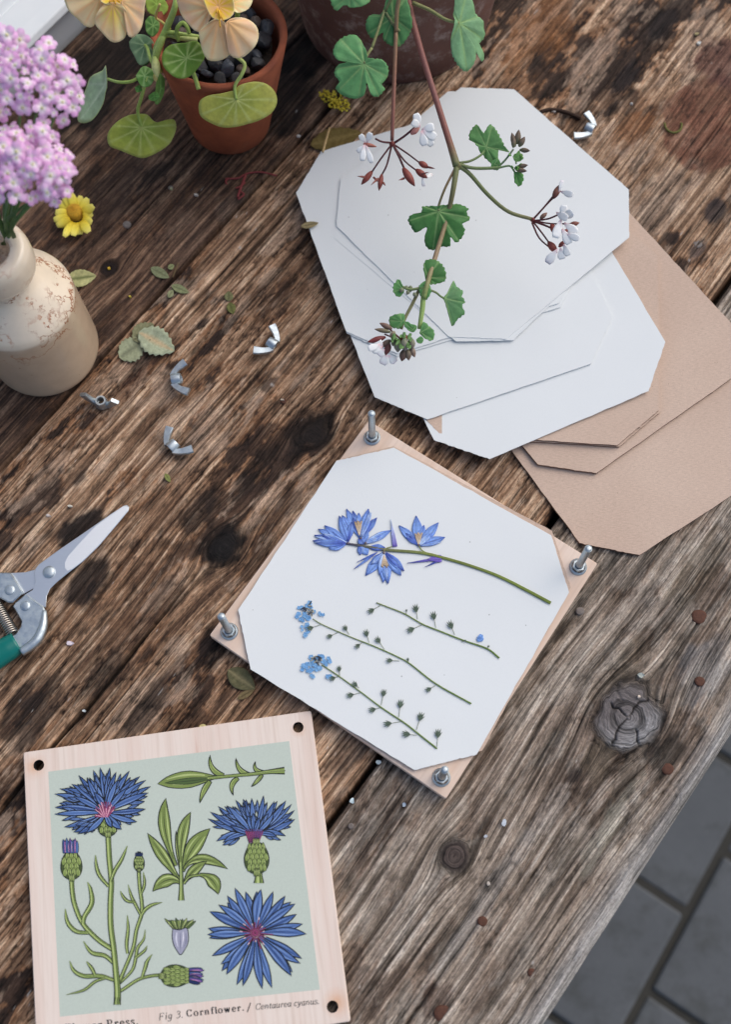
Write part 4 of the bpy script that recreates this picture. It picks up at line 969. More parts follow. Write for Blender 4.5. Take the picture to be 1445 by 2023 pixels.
f1 = peach('peach nasturtium flower further left', .165, (535, -15), [
    ([(300,0),(320,45),(360,85),(395,120),(430,130),(450,110),(480,60),(500,-10),(440,-60),(340,-60)], (478, -20), (-.2, -.2), -.12, (srgb(252,214,150), PK)),
    ([(500,15),(560,12),(600,50),(606,110),(600,150),(590,185),(555,203),(520,195),(480,150),(448,112),(462,60)], (535, 22), (0, -.4), -.14, (YL, PK)),
    ([(575,10),(620,-30),(690,-30),(687,40),(684,95),(670,140),(640,177),(608,165),(596,80)], (580, 8), (.2, -.25), -.12, (srgb(252,212,150), PK2)),
    ([(470,-40),(520,-60),(590,-50),(600,0),(570,25),(520,26),(480,10)], (540, -30), (0, 0), .2, (srgb(236,180,30), YL))])
f2 = peach('peach nasturtium flower over the pot', .160, (1035, 30), [
    ([(835,-10),(850,60),(895,118),(940,150),(985,115),(1008,60),(980,0),(920,-40)], (1000, 40), (-.25, -.1), -.12, (srgb(252,212,150), PK2)),
    ([(945,150),(985,112),(1030,90),(1080,118),(1104,200),(1092,262),(1040,292),(985,285),(955,222)], (1038, 92), (0, -.35), -.12, (srgb(252,206,150), PK)),
    ([(1068,112),(1110,85),(1170,88),(1220,122),(1232,180),(1202,236),(1150,278),(1097,262),(1080,190)], (1082, 102), (.2, -.3), -.12, (srgb(248,196,130), PK2)),
    ([(1090,-10),(1150,-40),(1205,-15),(1185,40),(1130,62),(1100,40)], (1095, 20), (.3, 0), -.1, (srgb(246,206,120), CR)),
    ([(958,-20),(1030,-45),(1100,-20),(1116,50),(1092,90),(1040,100),(998,72)], (1038, 30), (0, 0), .24, (srgb(226,170,20), YL))])
for x, y in [(1050, 85), (1062, 98), (1030, 60), (1048, 128)]:
    stem('stamen', f2, [S1(1036, 30, .160), S1(x, y, .168)], [1.2, 1.6], [YL, srgb(206, 150, 30)])
for x, y in [(566, 8), (548, 18), (520, 10)]:
    stem('stamen', f1, [S1(540, -20, .165), S1(x, y, .172)], [1.2, 1.6], [YL, srgb(200, 140, 30)])

# ------------------------------------------------------------------ geranium hanging from the large pot
ger = thing('geranium_plant', 'trailing geranium with white flowers and red stalks hanging over the white sheets', 'plant', BPC+np.array([0, 0, .170]))
GG = srgb(72, 122, 70); GL = srgb(96, 148, 86); GV = srgb(150, 186, 120); RB = srgb(140, 88, 78); RD = srgb(104, 44, 46); OLV = srgb(120, 128, 84)
def gleaf(ol, cen, z, f, lean=(0, 0), cols=None, vein=7, sub=2, **kw):
    traced('leaf', ger, ol, cen, z, [q*1.28 for q in (cols or (GG, GL))], f=f, lean=lean, vein=vein, veinw=.028, veincol=GV, dish=kw.pop('dish', -.10), wav=.035, nz=.014, pleat=.07, sub=5, serr=2.6, **kw)
gleaf([(385,236),(375,195),(340,142),(290,145),(255,180),(245,215),(265,245),(305,252),(262,265),(250,300),(270,330),(255,355),(285,385),(330,398),(370,385),(382,340),(400,385),(430,390),(455,360),(440,345),(465,310),(468,270),(440,242),(410,240)], (372, 262), .155, c2, cols=(srgb(86,140,88), srgb(104,158,100)))
gleaf([(455,20),(470,-10),(540,-10),(560,50),(567,110),(550,150),(520,187),(480,185),(450,160),(447,132),(410,157),(385,130),(380,90),(400,60),(440,58)], (490, 70), .165, c2, cols=(srgb(66,116,68), srgb(86,138,84)), lean=(.1, -.2))
gleaf([(232,-10),(240,20),(260,42),(290,20),(320,30),(370,22),(392,-10),(310,-60)], (312, -20), .17, c2, cols=(srgb(96,150,94), srgb(112,164,104)))
gleaf([(738,95),(745,30),(755,-20),(800,-20),(830,50),(862,85),(870,150),(850,175),(868,215),(862,247),(845,235),(830,200),(826,250),(800,288),(770,275),(745,235),(735,190)], (760, 95), .150, c2, cols=(srgb(108,150,110), srgb(124,166,120)), lean=(.6, 0), vein=6)
gleaf([(545,450),(500,450),(470,453),(465,480),(420,490),(402,515),(415,545),(440,575),(492,550),(480,600),(490,640),(520,655),(560,640),(600,640),(605,598),(630,622),(660,595),(672,560),(660,535),(697,510),(680,480),(688,460),(640,438),(590,444)], (548, 476), .088, c3, cols=(srgb(66,116,58), srgb(74,124,66)))
gleaf([(755,207),(720,150),(693,130),(700,90),(730,60),(762,100),(790,62),(820,85),(845,130),(860,160),(882,190),(835,180),(830,230),(825,268),(790,240)], (775, 170), .105, c3, cols=(srgb(84,132,76), srgb(96,144,84)), vein=6)
gleaf([(485,802),(475,740),(490,706),(540,708),(575,745),(580,800),(540,818),(510,822)], (496, 790), .088, c3, cols=(srgb(64,114,58), srgb(78,128,68)), vein=5)
gleaf([(455,825),(490,806),(512,850),(492,892),(465,885),(455,850)], (484, 830), .090, c3, vein=4)
gleaf([(330,830),(345,808),(358,798),(377,830),(382,860),(355,882),(332,858)], (374, 845), .085, c3, vein=4)
gleaf([(568,888),(600,850),(622,806),(635,830),(665,858),(658,880),(674,905),(660,925),(676,958),(640,990),(620,1020),(605,990),(590,940)], (576, 890), .085, c3, cols=(srgb(84,128,84), srgb(88,134,84)), vein=5, lean=(.35, 0))
gleaf([(310,985),(330,970),(380,963),(384,1000),(360,1032),(320,1022)], (372, 1000), .080, c3, vein=4)
gleaf([(455,1055),(475,1003),(500,1020),(527,1050),(515,1090),(480,1078)], (462, 1052), .078, c3, vein=4)
gleaf([(380,1012),(392,998),(415,1010),(444,1022),(430,1050),(402,1042)], (425, 1040), .080, c3, vein=3)
gleaf([(440,1085),(462,1070),(476,1085),(465,1104),(445,1100)], (455, 1086), .078, c3, vein=3)
gleaf([(905,290),(940,288),(952,320),(935,354),(910,335)], (915, 292), .105, c3, vein=4, cols=(srgb(86,140,70), srgb(104,160,84)))
gleaf([(900,215),(925,195),(950,212),(940,235),(912,238)], (915, 225), .108, c3, vein=3, cols=(srgb(86,130,70), srgb(96,140,76)))
gleaf([(800,235),(830,225),(845,262),(820,280),(798,268)], (815, 250), .102, c3, vein=3)
def S2(x, y, z): return (*c2(x, y), z)
def S3(x, y, z): return (*c3(x, y), z)
for pts, r, cols in [
    ([(800, -70, .170), (806, 0, .152), (832, 100, .138), (868, 215, .120), (890, 285, .110), (903, 328, .104)], [7, 6.5, 6, 6.5, 8], [srgb(150,110,96), RB, srgb(150,100,92), RB, OLV]),
    ([(903, 328, .104), (896, 375, .098), (884, 430, .084), (866, 490, .086), (846, 556, .090), (838, 590, .086)], [6, 4.6, 4.8, 5], [OLV, srgb(130,120,84), srgb(150,126,100), srgb(136,160,90)]),
    ([(838, 570, .088), (835, 610, .082), (829, 650, .076)], [5, 5.2, 4], [srgb(150,176,100), srgb(160,186,110)]),
    ([(832, 565, .088), (818, 595, .082), (800, 630, .078), (793, 650, .076)], [3.6, 3.2], [srgb(128,120,86), srgb(130,136,90)]),
    ([(898, 336, .103), (880, 372, .097), (868, 404, .089), (867, 417, .088)], [2.6, 2.4], [srgb(150,120,90), OLV]),
    ([(908, 328, .104), (930, 345, .100), (965, 385, .092), (1005, 418, .086), (1052, 433, .083)], [4.5, 4, 3.6], [OLV, srgb(110,120,74), srgb(124,120,80)]),
    ([(906, 324, .105), (935, 332, .104), (975, 332, .103), (990, 330, .103)], [3.4, 3], [OLV, srgb(104,132,80)]),
    ([(908, 322, .105), (930, 318, .105), (950, 307, .105), (957, 298, .105)], [2.6, 2.2], [OLV, srgb(104,132,80)]),
    ([(985, 330, .103), (1000, 315, .106), (1015, 295, .108)], [2.2, 2], [srgb(104,132,90), srgb(90,110,84)]),
    ([(988, 331, .103), (1008, 328, .104), (1018, 340, .105)], [2, 1.8], [srgb(104,132,90), srgb(104,140,80)]),
    ([(783, 60, .160), (780, 140, .145), (777, 220, .128), (775, 278, .115)], [4, 4, 3.8, 3.6], [srgb(150,120,90), srgb(160,110,94), RB]),
    ([(760, 20, .168), (775, 45, .163), (790, 62, .16)], [3, 3], [OLV, OLV]),
    ([(735, 95, .158), (724, 112, .156), (720, 126, .155)], [3, 2.6], [srgb(150,150,96), OLV]),
    ([(815, 5, .155), (850, 20, .152), (880, 38, .150), (908, 46, .150)], [4, 3.4, 3], [srgb(130,130,80), srgb(146,150,96)]),
    ([(848, 572, .088), (862, 578, .087), (872, 586, .086), (879, 589, .085)], [2.4, 2], [OLV, srgb(110,140,84)])]:
    stem('stem', ger, pts, r, cols)
# the stalks rise over the rim and root in the big pot
for pts, r0, r1, ca, cb in [
    ([P(802, -45, .164), P(800, -70, .170), (.0445, .637, .193), (.045, .657, .208), (.046, .692, .208), (.046, .722, .168)], .0024, .0030, srgb(150, 108, 96), srgb(120, 96, 76)),
    ([P(783, 62, .160), P(785, 20, .171), P(793, -40, .184), (.0435, .646, .205), (.042, .672, .212), (.040, .715, .168)], .0014, .0018, srgb(150, 120, 90), OLV),
    ([P(762, 22, .168), P(780, -30, .179), (.043, .645, .202), (.044, .66, .208)], .0010, .0013, OLV, OLV), ([P(735, 95, .158), P(748, 58, .164), P(760, 20, .168)], .0010, .0010, srgb(150, 150, 96), OLV),
    ([P(691, -12, .170), P(735, -40, .182), (.040, .648, .205), (.042, .67, .208)], .0010, .0012, OLV, OLV)]:
    W = catmull(np.array(pts), 6); V, F = tube(W, [r0, r1], 8); k = np.repeat(np.linspace(0, 1, len(W)), 8)[:, None]
    mk('stem', V, F, M['stem'], ger, col=ca*(1-k)+cb*k)
# knuckle of the stem
V, F = blob(P(905, 328, .104), 9*SCALE(905, 328, .104), 5, 3, .05, (1, 1, .9)); mk('stem_node', V, F, M['stem'], ger, col=srgb(132, 126, 84))
WH = srgb(255, 255, 253); WP = srgb(246, 236, 240); BUD = srgb(120, 60, 54); BUD2 = srgb(150, 84, 72)
def cluster(label, cen, zc, ped, buds, petals, ctr=6):
    V, F = blob(P(*cen, zc), ctr*SCALE(*cen, zc), 9, 3, .1); cl = mk('flower_cluster', V, F, M['stem'], ger, col=srgb(128, 60, 54)); cl['label'] = label
    for a in ped: stem('flower_stalk', cl, a[:-1], [a[-1], a[-1]*.85], [srgb(96, 48, 50), srgb(84, 44, 50)], n=6, sm=3)
    for b in buds: spindle('bud', cl, b[0], b[1], b[2], b[3] if len(b) > 3 else [srgb(128, 60, 52), srgb(152, 78, 66), srgb(110, 52, 46)])
    for p in petals:
        blade('petal', cl, p[0], p[1], p[2], [.15, .38, .72, 1, 1, .6], [srgb(244, 200, 206), WH, WH, WP if len(p) > 3 else WH], 'white_petal', bow=.05, dish=-.06, nseg=7, m=6)
    return cl
c = (775, 284)
cluster('geranium flower head with red buds over the left sheet', c, .114,
    [[(775, 284, .114), (752, 315, .108), (735, 340, .102), 2.0], [(775, 284, .114), (765, 325, .106), (755, 345, .102), 2.0], [(777, 286, .114), (790, 312, .110), (800, 335, .106), 2.6], [(777, 286, .114), (800, 318, .108), (825, 338, .104), 2.0], [(778, 285, .114), (805, 303, .110), (830, 322, .106), 2.0],
     [(772, 282, .114), (755, 280, .117), (742, 274, .120), 2.2], [(780, 282, .114), (798, 270, .119), (820, 252, .124), 2.6], [(779, 286, .114), (795, 325, .108), 2.2]],
    [((736, 338, .102), (714, 365, .098), 6.5), ((755, 344, .102), (749, 377, .098), 5.5), ((797, 332, .107), (820, 368, .103), 8.5), ((822, 335, .104), (845, 352, .102), 7), ((828, 320, .106), (848, 332, .104), 6.5), ((718, 284, .120), (745, 290, .119), 4, [srgb(190, 120, 110), srgb(170, 104, 80)]), ((812, 265, .122), (830, 252, .124), 6, [srgb(196, 130, 120), srgb(186, 130, 120)])],
    [((722, 282, .121), (712, 266, .128), 6), ((725, 282, .121), (733, 262, .128), 6.5), ((720, 286, .121), (716, 318, .116), 6), ((724, 287, .121), (735, 322, .114), 5.5), ((722, 286, .121), (706, 300, .118), 5),
     ((830, 252, .126), (822, 224, .132), 8), ((831, 250, .126), (815, 240, .133), 7.5), ((834, 256, .126), (858, 250, .128), 9), ((834, 258, .126), (862, 272, .122), 9), ((833, 259, .126), (840, 288, .120), 8.5), ((833, 258, .126), (855, 288, .118), 8),
     ((840, 350, .102), (855, 345, .098), 4, 1), ((835, 350, .102), (838, 368, .098), 4, 1)])
for a, b in [((722, 350, .104), (706, 348, .106)), ((738, 350, .101), (752, 362, .104)), ((748, 352, .102), (733, 366, .104)), ((757, 360, .101), (762, 367, .104)), ((800, 352, .104), (788, 356, .107)), ((845, 330, .105), (860, 333, .108)), ((830, 345, .104), (848, 340, .108))]:
    blade('sepal', ger, a, b, 2.2, [.8, 1, .6, .1], [srgb(150, 90, 78), srgb(130, 80, 74)], 'stem', nseg=3, m=3)
cluster('geranium flower head with white petals at the right end', (1053, 434), .083,
    [[(1053, 434, .083), (1075, 410, .088), (1098, 382, .094), 1.9], [(1056, 432, .083), (1080, 405, .087), (1100, 385, .092), 1.9], [(1055, 436, .083), (1085, 432, .088), (1112, 420, .094), 2.0], [(1055, 437, .083), (1082, 447, .088), (1100, 456, .092), 2.4], [(1054, 438, .083), (1070, 458, .085), (1086, 480, .086), 2.0], [(1052, 440, .083), (1066, 470, .083), (1088, 490, .084), 2.0], [(1056, 436, .083), (1090, 442, .09), (1130, 442, .096), 1.8]],
    [((1094, 392, .093), (1108, 364, .096), 7, [srgb(96, 50, 44), srgb(128, 84, 70), srgb(90, 56, 48)]), ((1068, 432, .086), (1082, 420, .088), 5, [srgb(130, 100, 84), srgb(126, 90, 76)]), ((1090, 444, .09), (1100, 462, .092), 7), ((1125, 445, .096), (1146, 440, .098), 5.5, [srgb(120, 70, 60), srgb(140, 84, 70)]), ((1084, 478, .086), (1102, 500, .084), 8), ((1112, 460, .094), (1128, 454, .096), 5), ((1105, 488, .088), (1118, 475, .09), 5)],
    [((1108, 378, .096), (1133, 385, .100), 7), ((1105, 380, .096), (1112, 356, .100), 4, 1), ((1112, 430, .096), (1116, 405, .102), 8), ((1110, 432, .096), (1098, 470, .094), 9.5), ((1114, 432, .096), (1132, 418, .104), 9), ((1116, 440, .096), (1140, 462, .098), 10), ((1112, 452, .096), (1126, 482, .094), 9), ((1120, 462, .096), (1145, 472, .098), 7.5), ((1102, 492, .088), (1082, 520, .082), 9, 1), ((1108, 490, .088), (1112, 512, .084), 8.5), ((1114, 482, .09), (1124, 505, .086), 7), ((1100, 420, .094), (1122, 432, .102), 8)], 5)
cl = cluster('geranium flower head with brown buds hanging lowest', (798, 668), .076,
    [[(790, 672, .076), (760, 660, .078), 2], [(790, 668, .076), (768, 648, .079), 2]],
    [((775, 650, .078), (750, 638, .08), 6, [srgb(120, 100, 84), srgb(136, 104, 92)]), ((772, 656, .078), (740, 650, .08), 5, [srgb(110, 110, 80), srgb(130, 110, 92)]), ((762, 666, .077), (726, 676, .078), 6.5, [srgb(110, 50, 50), srgb(130, 56, 54)]), ((772, 672, .076), (752, 686, .075), 6.5, [srgb(96, 84, 70), srgb(112, 84, 74)]), ((770, 678, .075), (762, 702, .074), 7, [srgb(96, 56, 52), srgb(110, 60, 56)]),
     ((800, 690, .076), (794, 714, .073), 8, [srgb(110, 100, 88), srgb(110, 76, 66)]), ((806, 690, .077), (808, 712, .074), 7, [srgb(130, 124, 104), srgb(126, 100, 86)]), ((812, 684, .077), (820, 706, .074), 6.5, [srgb(140, 130, 116), srgb(140, 112, 96)]), ((788, 672, .080), (786, 696, .078), 9, [srgb(124, 134, 104), srgb(140, 130, 118)]), ((800, 668, .082), (801, 694, .080), 9, [srgb(128, 136, 108), srgb(146, 132, 124)]), ((812, 668, .081), (816, 690, .079), 7.5, [srgb(120, 130, 100), srgb(136, 122, 112)]), ((782, 664, .080), (776, 684, .078), 7, [srgb(110, 126, 92), srgb(110, 110, 84)]), ((780, 655, .080), (772, 668, .080), 6, [srgb(140, 136, 110), srgb(130, 110, 96)])],
    [((758, 684, .076), (742, 674, .078), 9), ((756, 686, .076), (735, 692, .076), 9), ((760, 690, .076), (748, 702, .074), 8, 1), ((765, 700, .074), (756, 720, .070), 9, 1), ((768, 702, .074), (782, 716, .070), 8, 1), ((752, 680, .077), (728, 690, .078), 7)], 9)
for k in range(16):
    a = random.uniform(0, 6.28); r = random.uniform(4, 22); x, y = 797+r*math.cos(a), 668+r*math.sin(a)*.9
    blade('bract', cl, (x, y, .082), (x+random.uniform(-8, 8), y+random.uniform(4, 14), .084), 3.5, [.6, 1, .8, .1], [srgb(100, 140, 84), srgb(120, 160, 92)], 'leaf', nseg=4, m=3)
for p in [((1018, 290, .108), (1012, 262, .112), 6), ((1022, 285, .108), (1026, 256, .114), 6.5), ((1026, 290, .108), (1038, 270, .113), 6), ((1028, 296, .108), (1048, 298, .112), 5), ((1022, 330, .106), (1044, 326, .11), 5), ((1020, 335, .106), (1042, 338, .11), 5), ((1015, 292, .108), (1016, 268, .112), 5)]:
    spindle('bud', ger, *p, [srgb(110, 116, 80), srgb(126, 110, 92), srgb(96, 76, 66)])
for k in range(10):
    x, y = 1018+random.uniform(-10, 12), 318+random.uniform(-22, 14)
    blade('bract', ger, (x, y, .107), (x+random.uniform(-4, 10), y+random.uniform(-10, 8), .11), 4, [.6, 1, .8, .1], [srgb(96, 150, 70), srgb(120, 170, 84)], 'leaf', nseg=4, m=3)
for k in range(6):
    x, y = 806+random.uniform(-12, 12), 574+random.uniform(-10, 8)
    spindle('bud', ger, (x, y, .086), (x+random.uniform(-6, 6), y+9, .085), 4.5, [srgb(120, 134, 100), srgb(150, 146, 124)])
stem('leaf_stalk', ger, [(797, 567, .085), (812, 572, .087), (835, 568, .089)], [2.6, 2.6], [srgb(150, 170, 110), OLV])

# ------------------------------------------------------------------ pink flowers in the stoneware bottle
MOUTH = BC+np.array([0, 0, .145*BH])
pink = thing('pink_flower_sprig', 'pink clustered flowers standing in the cream bottle at the left edge', 'flowers', MOUTH)
def floret_mesh(seed):
    rg = np.random.default_rng(seed); V = []; F = []; C = []; n0 = 0
    for k in range(5):
        a = k*2*np.pi/5+rg.uniform(-.25, .25); d = np.array([math.cos(a), math.sin(a), 0])
        v, f, T, X = blade_vf(d*.08, d*rg.uniform(.8, 1.08)+np.array([0, 0, rg.uniform(-.35, .35)]), rg.uniform(.38, .46), [.4, .7, 1, .95, .5], bow=.10, dish=-.25, nseg=5, m=5, nrm=(0, 0, 1))
        k_ = sstep(.10, .62, T)[:, None]; pk = lerp(srgb(236, 174, 226), srgb(250, 210, 244), rg.uniform())
        C.append(srgb(255, 248, 246)*(1-k_)+pk*k_*(1-.12*np.abs(X)[:, None]))
        V.append(v); F += [tuple(i+n0 for i in q) for q in f]; n0 += len(v)
    v, f = lathe([(.16, .0), (.17, .08), (.10, .14), (.001, .15)], 8); V.append(v); F += [tuple(int(i)+n0 for i in q) for q in f]; C.append(np.tile(srgb(226, 224, 176), (len(v), 1)))
    return np.vstack(V), F, np.vstack(C)
FM = []
for i in range(8):
    v, f, cc = floret_mesh(40+i); me = bpy.data.meshes.new('floret'); setmesh(me, v, f)
    a = me.attributes.new('Col', 'FLOAT_COLOR', 'POINT'); a.data.foreach_set('color', np.c_[cc, np.ones(len(cc))].astype(np.float32).ravel())
    me.materials.append(M['petal']); me.polygons.foreach_set('use_smooth', [True]*len(me.polygons)); FM.append(me)
heads = [(45, 160, 78, 66, .262), (118, 196, 42, 44, .252), (132, 150, 24, 30, .250), (92, 118, 44, 34, .262), (10, 95, 40, 44, .260), (60, 318, 84, 52, .252), (110, 335, 44, 50, .246), (22, 292, 52, 46, .252), (95, 375, 34, 28, .240), (20, 372, 50, 32, .244), (-60, 200, 70, 90, .25), (-60, 330, 60, 70, .245), (70, 262, 56, 26, .25)]
fl_n = 0
for hi, (hx, hy, rx, ry, z) in enumerate(heads):
    sc = SCALE(hx, hy, z); cen = P(hx, hy, z-.018)
    V, F = blob(P(hx, hy, z-.022), min(rx, ry)*sc*.55, 60+hi, 2, .2, (1, 1, .5)); hd = mk('flower_head', V, F, M['stem'], pink, col=srgb(96, 110, 70))
    n = max(6, int(rx*ry/165))
    stem('stem', pink, [(hx, hy, z-.02), (lerp(hx, 12, .35), lerp(hy, 430, .45), z-.05), (lerp(hx, 8, .75), lerp(hy, 455, .8), .175), (8+hi*1.2-6, 470+hi % 3*6, .130)], [2.2, 3.2, 3.6], [srgb(110, 140, 84), srgb(84, 118, 64)])
    for i in range(n):
        a = i*2.39996+hi; r = math.sqrt((i+.5)/n); x = hx+rx*r*math.cos(a)+random.uniform(-5, 5); y = hy+ry*r*math.sin(a)+random.uniform(-5, 5)
        zz_ = z-.016*r*r+random.uniform(-.003, .003); p = P(x, y, zz_)
        nn = VIEW(p)*.6+np.array([0, 0, .3])+(p-cen)/np.linalg.norm(p-cen)*.7+RNG.normal(size=3)*.28; nn /= np.linalg.norm(nn)
        q = Vector(nn).to_track_quat('Z', 'Y'); s = sc*random.choice([9, 13, 16, 18, 20, 21])
        o = bpy.data.objects.new('floret', FM[random.randrange(8)]); _link(o, hd); ORG[o.name] = p; fl_n += 1
        o.location = tuple(p-ORG[hd.name]); o.rotation_mode = 'QUATERNION'
        o.rotation_quaternion = q @ Matrix.Rotation(random.uniform(0, 6.28), 4, 'Z').to_quaternion(); o.scale = (s, s, s)
for p in [((28, 470, .15), (8, 425, .20), 5), ((5, 440, .17), (60, 395, .215), 4), ((18, 460, .16), (35, 410, .21), 4), ((60, 230, .235), (118, 183, .238), 4), ((100, 395, .20), (140, 383, .215), 4)]:
    blade('leaf', pink, *p, [.3, .8, 1, .7, .1], [srgb(70, 104, 56), srgb(96, 130, 74)], 'leaf', bow=.1, dish=.2)

# ------------------------------------------------------------------ yellow flower lying on the bench
yf = thing('yellow_flower', 'bright yellow daisy-like flower head lying beside the bottle', 'flower', P(146, 426, 0))
yc = (150, 427)
for k in range(15):
    a = k*2*math.pi/15+random.uniform(-.1, .1); L = random.uniform(38, 46); z0 = .007
    x1, y1 = 145+L*math.cos(a)*.95, 424+L*math.sin(a)*1.05
    blade('petal', yf, (150+13*math.cos(a), 427+13*math.sin(a), z0), (x1, y1, .006+.003*(k % 3)), random.uniform(8, 10.5), [.5, .8, 1, 1, .8, .45], [srgb(240, 206, 50), srgb(255, 236, 90), srgb(255, 242, 130)], bow=.04, dish=-.2, nseg=6, m=5)
V, F = lathe([(16*SCALE(150, 427, .01), .002), (16.5*SCALE(150, 427, .01), .0075), (12*SCALE(150, 427, .01), .0105), (.0001, .0105)], 28, P(150, 427, 0)); 
rr = np.hypot(V[:, 0]-V[:, 0].mean(), V[:, 1]-V[:, 1].mean()); V[:, 2] += .0006*np.sin(V[:, 0]*4200)*np.sin(V[:, 1]*4600)
mk('flower_disc', V, F, M['dry'], yf, col=lerp(srgb(196, 140, 40), srgb(226, 176, 60), np.clip(rr/rr.max(), 0, 1)[:, None]))

# ------------------------------------------------------------------ fallen leaves and scraps
def gleaf_px(cx, cy, L, W, rot, serr=0):
    """outline of a fallen leaf in photo pixels: length L, width W, tip at angle rot (0 right, 90 up)"""
    t = np.linspace(0, 1, 15); w = W/2*np.sin(np.pi*t**.85)**.8
    up = [(-L/2+L*a, b+(serr*W*.05*(1 if i % 2 else -1) if 0 < i < 14 else 0)) for i, (a, b) in enumerate(zip(t, w))]
    lo = [(-L/2+L*a, -b-(serr*W*.05*(1 if i % 2 else -1) if 0 < i < 14 else 0)) for i, (a, b) in enumerate(zip(t, w))][::-1][1:-1]
    c, s = math.cos(math.radians(rot)), math.sin(math.radians(rot))
    return [(cx+x*c+y*s, cy-(x*s-y*c)) for x, y in up+lo]
def fallen(name, label, cx, cy, L, W, rot, col, z=.0012, serr=0, mid=None, curl=.10, group='fallen leaves on the bench', cat='leaf'):
    pts = np.array(gleaf_px(cx, cy, L, W, rot, serr)); m = len(pts)
    axis = np.array([math.cos(math.radians(rot)), -math.sin(math.radians(rot))]); cen = np.array([cx, cy])
    V = []; C = []; sc = SCALE(cx, cy, z)
    for k in (1, .7, .35, .04):
        for p in pts:
            d = p-cen; al = d @ axis; ac = d-axis*al; q = cen+axis*al+ac*k
            dist = np.linalg.norm(ac)*k/(W/2); hh = z+.0004+curl*W*sc*dist**2+.05*L*sc*abs(al/(L/2))**3*.6
            V.append(P(q[0], q[1], hh)); C.append(np.asarray(col)*(.85+.3*random.random()) if k > .1 else (np.asarray(mid) if mid is not None else np.asarray(col)*.65))
    F = []
    for r in range(3):
        for i in range(m): j = (i+1) % m; F.append((r*m+i, r*m+j, (r+1)*m+j, (r+1)*m+i))
    F.append(tuple(3*m+i for i in range(m)))
    o = solo(name, np.array(V), F, M['dry'], label, cat, group, col=np.array(C))
    s = o.modifiers.new('thickness', 'SOLIDIFY'); s.thickness = .0003; s.offset = 0; return o
SG = srgb(158, 164, 134); OL = srgb(126, 122, 84)
fallen('fallen_leaf', 'pale grey-green oval leaf at lower left of the three overlapping leaves', 261, 689, 62, 48, 35, SG, .0006, .8)
fallen('fallen_leaf', 'brownish leaf half hidden at the top of the three overlapping leaves', 283, 656, 52, 40, 40, srgb(136, 136, 104), .0012, .8)
fallen('fallen_leaf', 'largest pale green serrated leaf, on top of the three overlapping leaves', 309, 675, 80, 56, -28, srgb(170, 178, 150), .0026, .8, srgb(196, 176, 140))
fallen('fallen_leaf', 'small oval leaf left of the dry twig near the plank gap', 316, 539, 42, 20, -28, srgb(132, 138, 104), .0008, 0)
fallen('fallen_leaf', 'small square leaf scrap at the tip of the dry twig', 338, 527, 14, 11, 30, srgb(140, 146, 104), .001, 0)
fallen('fallen_leaf', 'narrow green leaflet beside the plank gap, pointing right', 356, 571, 38, 16, -22, srgb(136, 142, 104), .001, 0)
fallen('fallen_leaf', 'tiny triangular leaflet under the narrow one', 337, 580, 18, 12, 60, srgb(150, 154, 116), .001, 0)
fallen('fallen_leaf', 'upper of two small olive leaves left of the white sheets', 452, 585, 20, 18, 90, srgb(120, 120, 84), .001, 0)
fallen('fallen_leaf', 'lower of two small olive leaves left of the white sheets', 457, 609, 24, 18, -70, srgb(110, 112, 66), .001, 0)
fallen('fallen_leaf', 'yellow-green leaf sticking out behind the cream bottle', 160, 549, 60, 34, 8, srgb(186, 184, 130), .0012, .3, srgb(120, 126, 80), .2)
fallen('fallen_leaf', 'large olive brown leaf behind the corner of the leftmost white sheet', 664, 274, 104, 44, 14, srgb(128, 110, 64), .0012, .6, srgb(150, 130, 80), .06)
fallen('fallen_leaf', 'small dry leaf lying on the left edge of the white sheets', 612, 444, 36, 13, 12, srgb(150, 136, 100), .0135, 0)
fallen('fallen_leaf', 'dark olive leaf beside the left bolt of the press', 477, 1342, 66, 42, -35, srgb(104, 100, 72), .0008, 0, srgb(140, 130, 96))
fallen('fallen_leaf', 'brown leaf scrap below the dark olive leaf near the press', 486, 1371, 40, 14, 30, srgb(126, 110, 78), .001, .5)
fallen('fallen_leaf', 'tiny green leaf on the bench above the snips', 331, 944, 20, 10, -60, srgb(140, 144, 84), .0008, 0)
def scrapstem(name, label, pts, r, col, cat, z=.0012, group=None):
    s = SCALE(pts[0][0], pts[0][1], z); W = catmull(np.array([P(p[0], p[1], (p[2] if len(p) > 2 else z)) for p in pts]), 5)
    V, F = tube(W, r*s, 7); return solo(name, V, F, M['dry'], label, cat, group, col=col)
tw = 'dry stalks lying on the bench'
scrapstem('dry_twig', 'short dry twig beside the small oval leaf', [(341, 548), (346, 535), (352, 520)], 1.6, srgb(110, 92, 66), 'twig', group=tw)
scrapstem('straw', 'pale straw lying across the brown leaf and the sheet corner', [(651, 253, .006), (645, 275, .012), (638, 300, .0150)], 2.2, srgb(206, 176, 128), 'straw', group=tw)
rt = thing('red_stalk', 'thin red branched flower stalk lying left of the white sheets', 'stalk', P(490, 360, 0))
for pts, r in [([(547, 347), (515, 340), (488, 343), (470, 352), (445, 353)], 1.9), ([(486, 343), (480, 360), (473, 378), (470, 390)], 2.6), ([(484, 360), (476, 368), (466, 372)], 2.0), ([(474, 378), (482, 384), (470, 394)], 2.0), ([(452, 352), (446, 358), (448, 364)], 1.8)]:
    V, F = tube(catmull(np.array([P(a, b, .0016) for a, b in pts]), 5), r*SCALE(490, 360, 0), 6); mk('stalk', V, F, M['dry'], rt, col=srgb(136, 66, 66))
scrapstem('green_tendril', 'curled green tendril on the rust stain at the right', [(1314, 243), (1318, 255), (1330, 262), (1344, 258), (1348, 246), (1345, 243)], 2.2, srgb(110, 110, 60), 'tendril')
ys = thing('yellow_sprig', 'crumbled sprig of tiny yellow flowers between the pots', 'sprig', P(662, 198, 0))
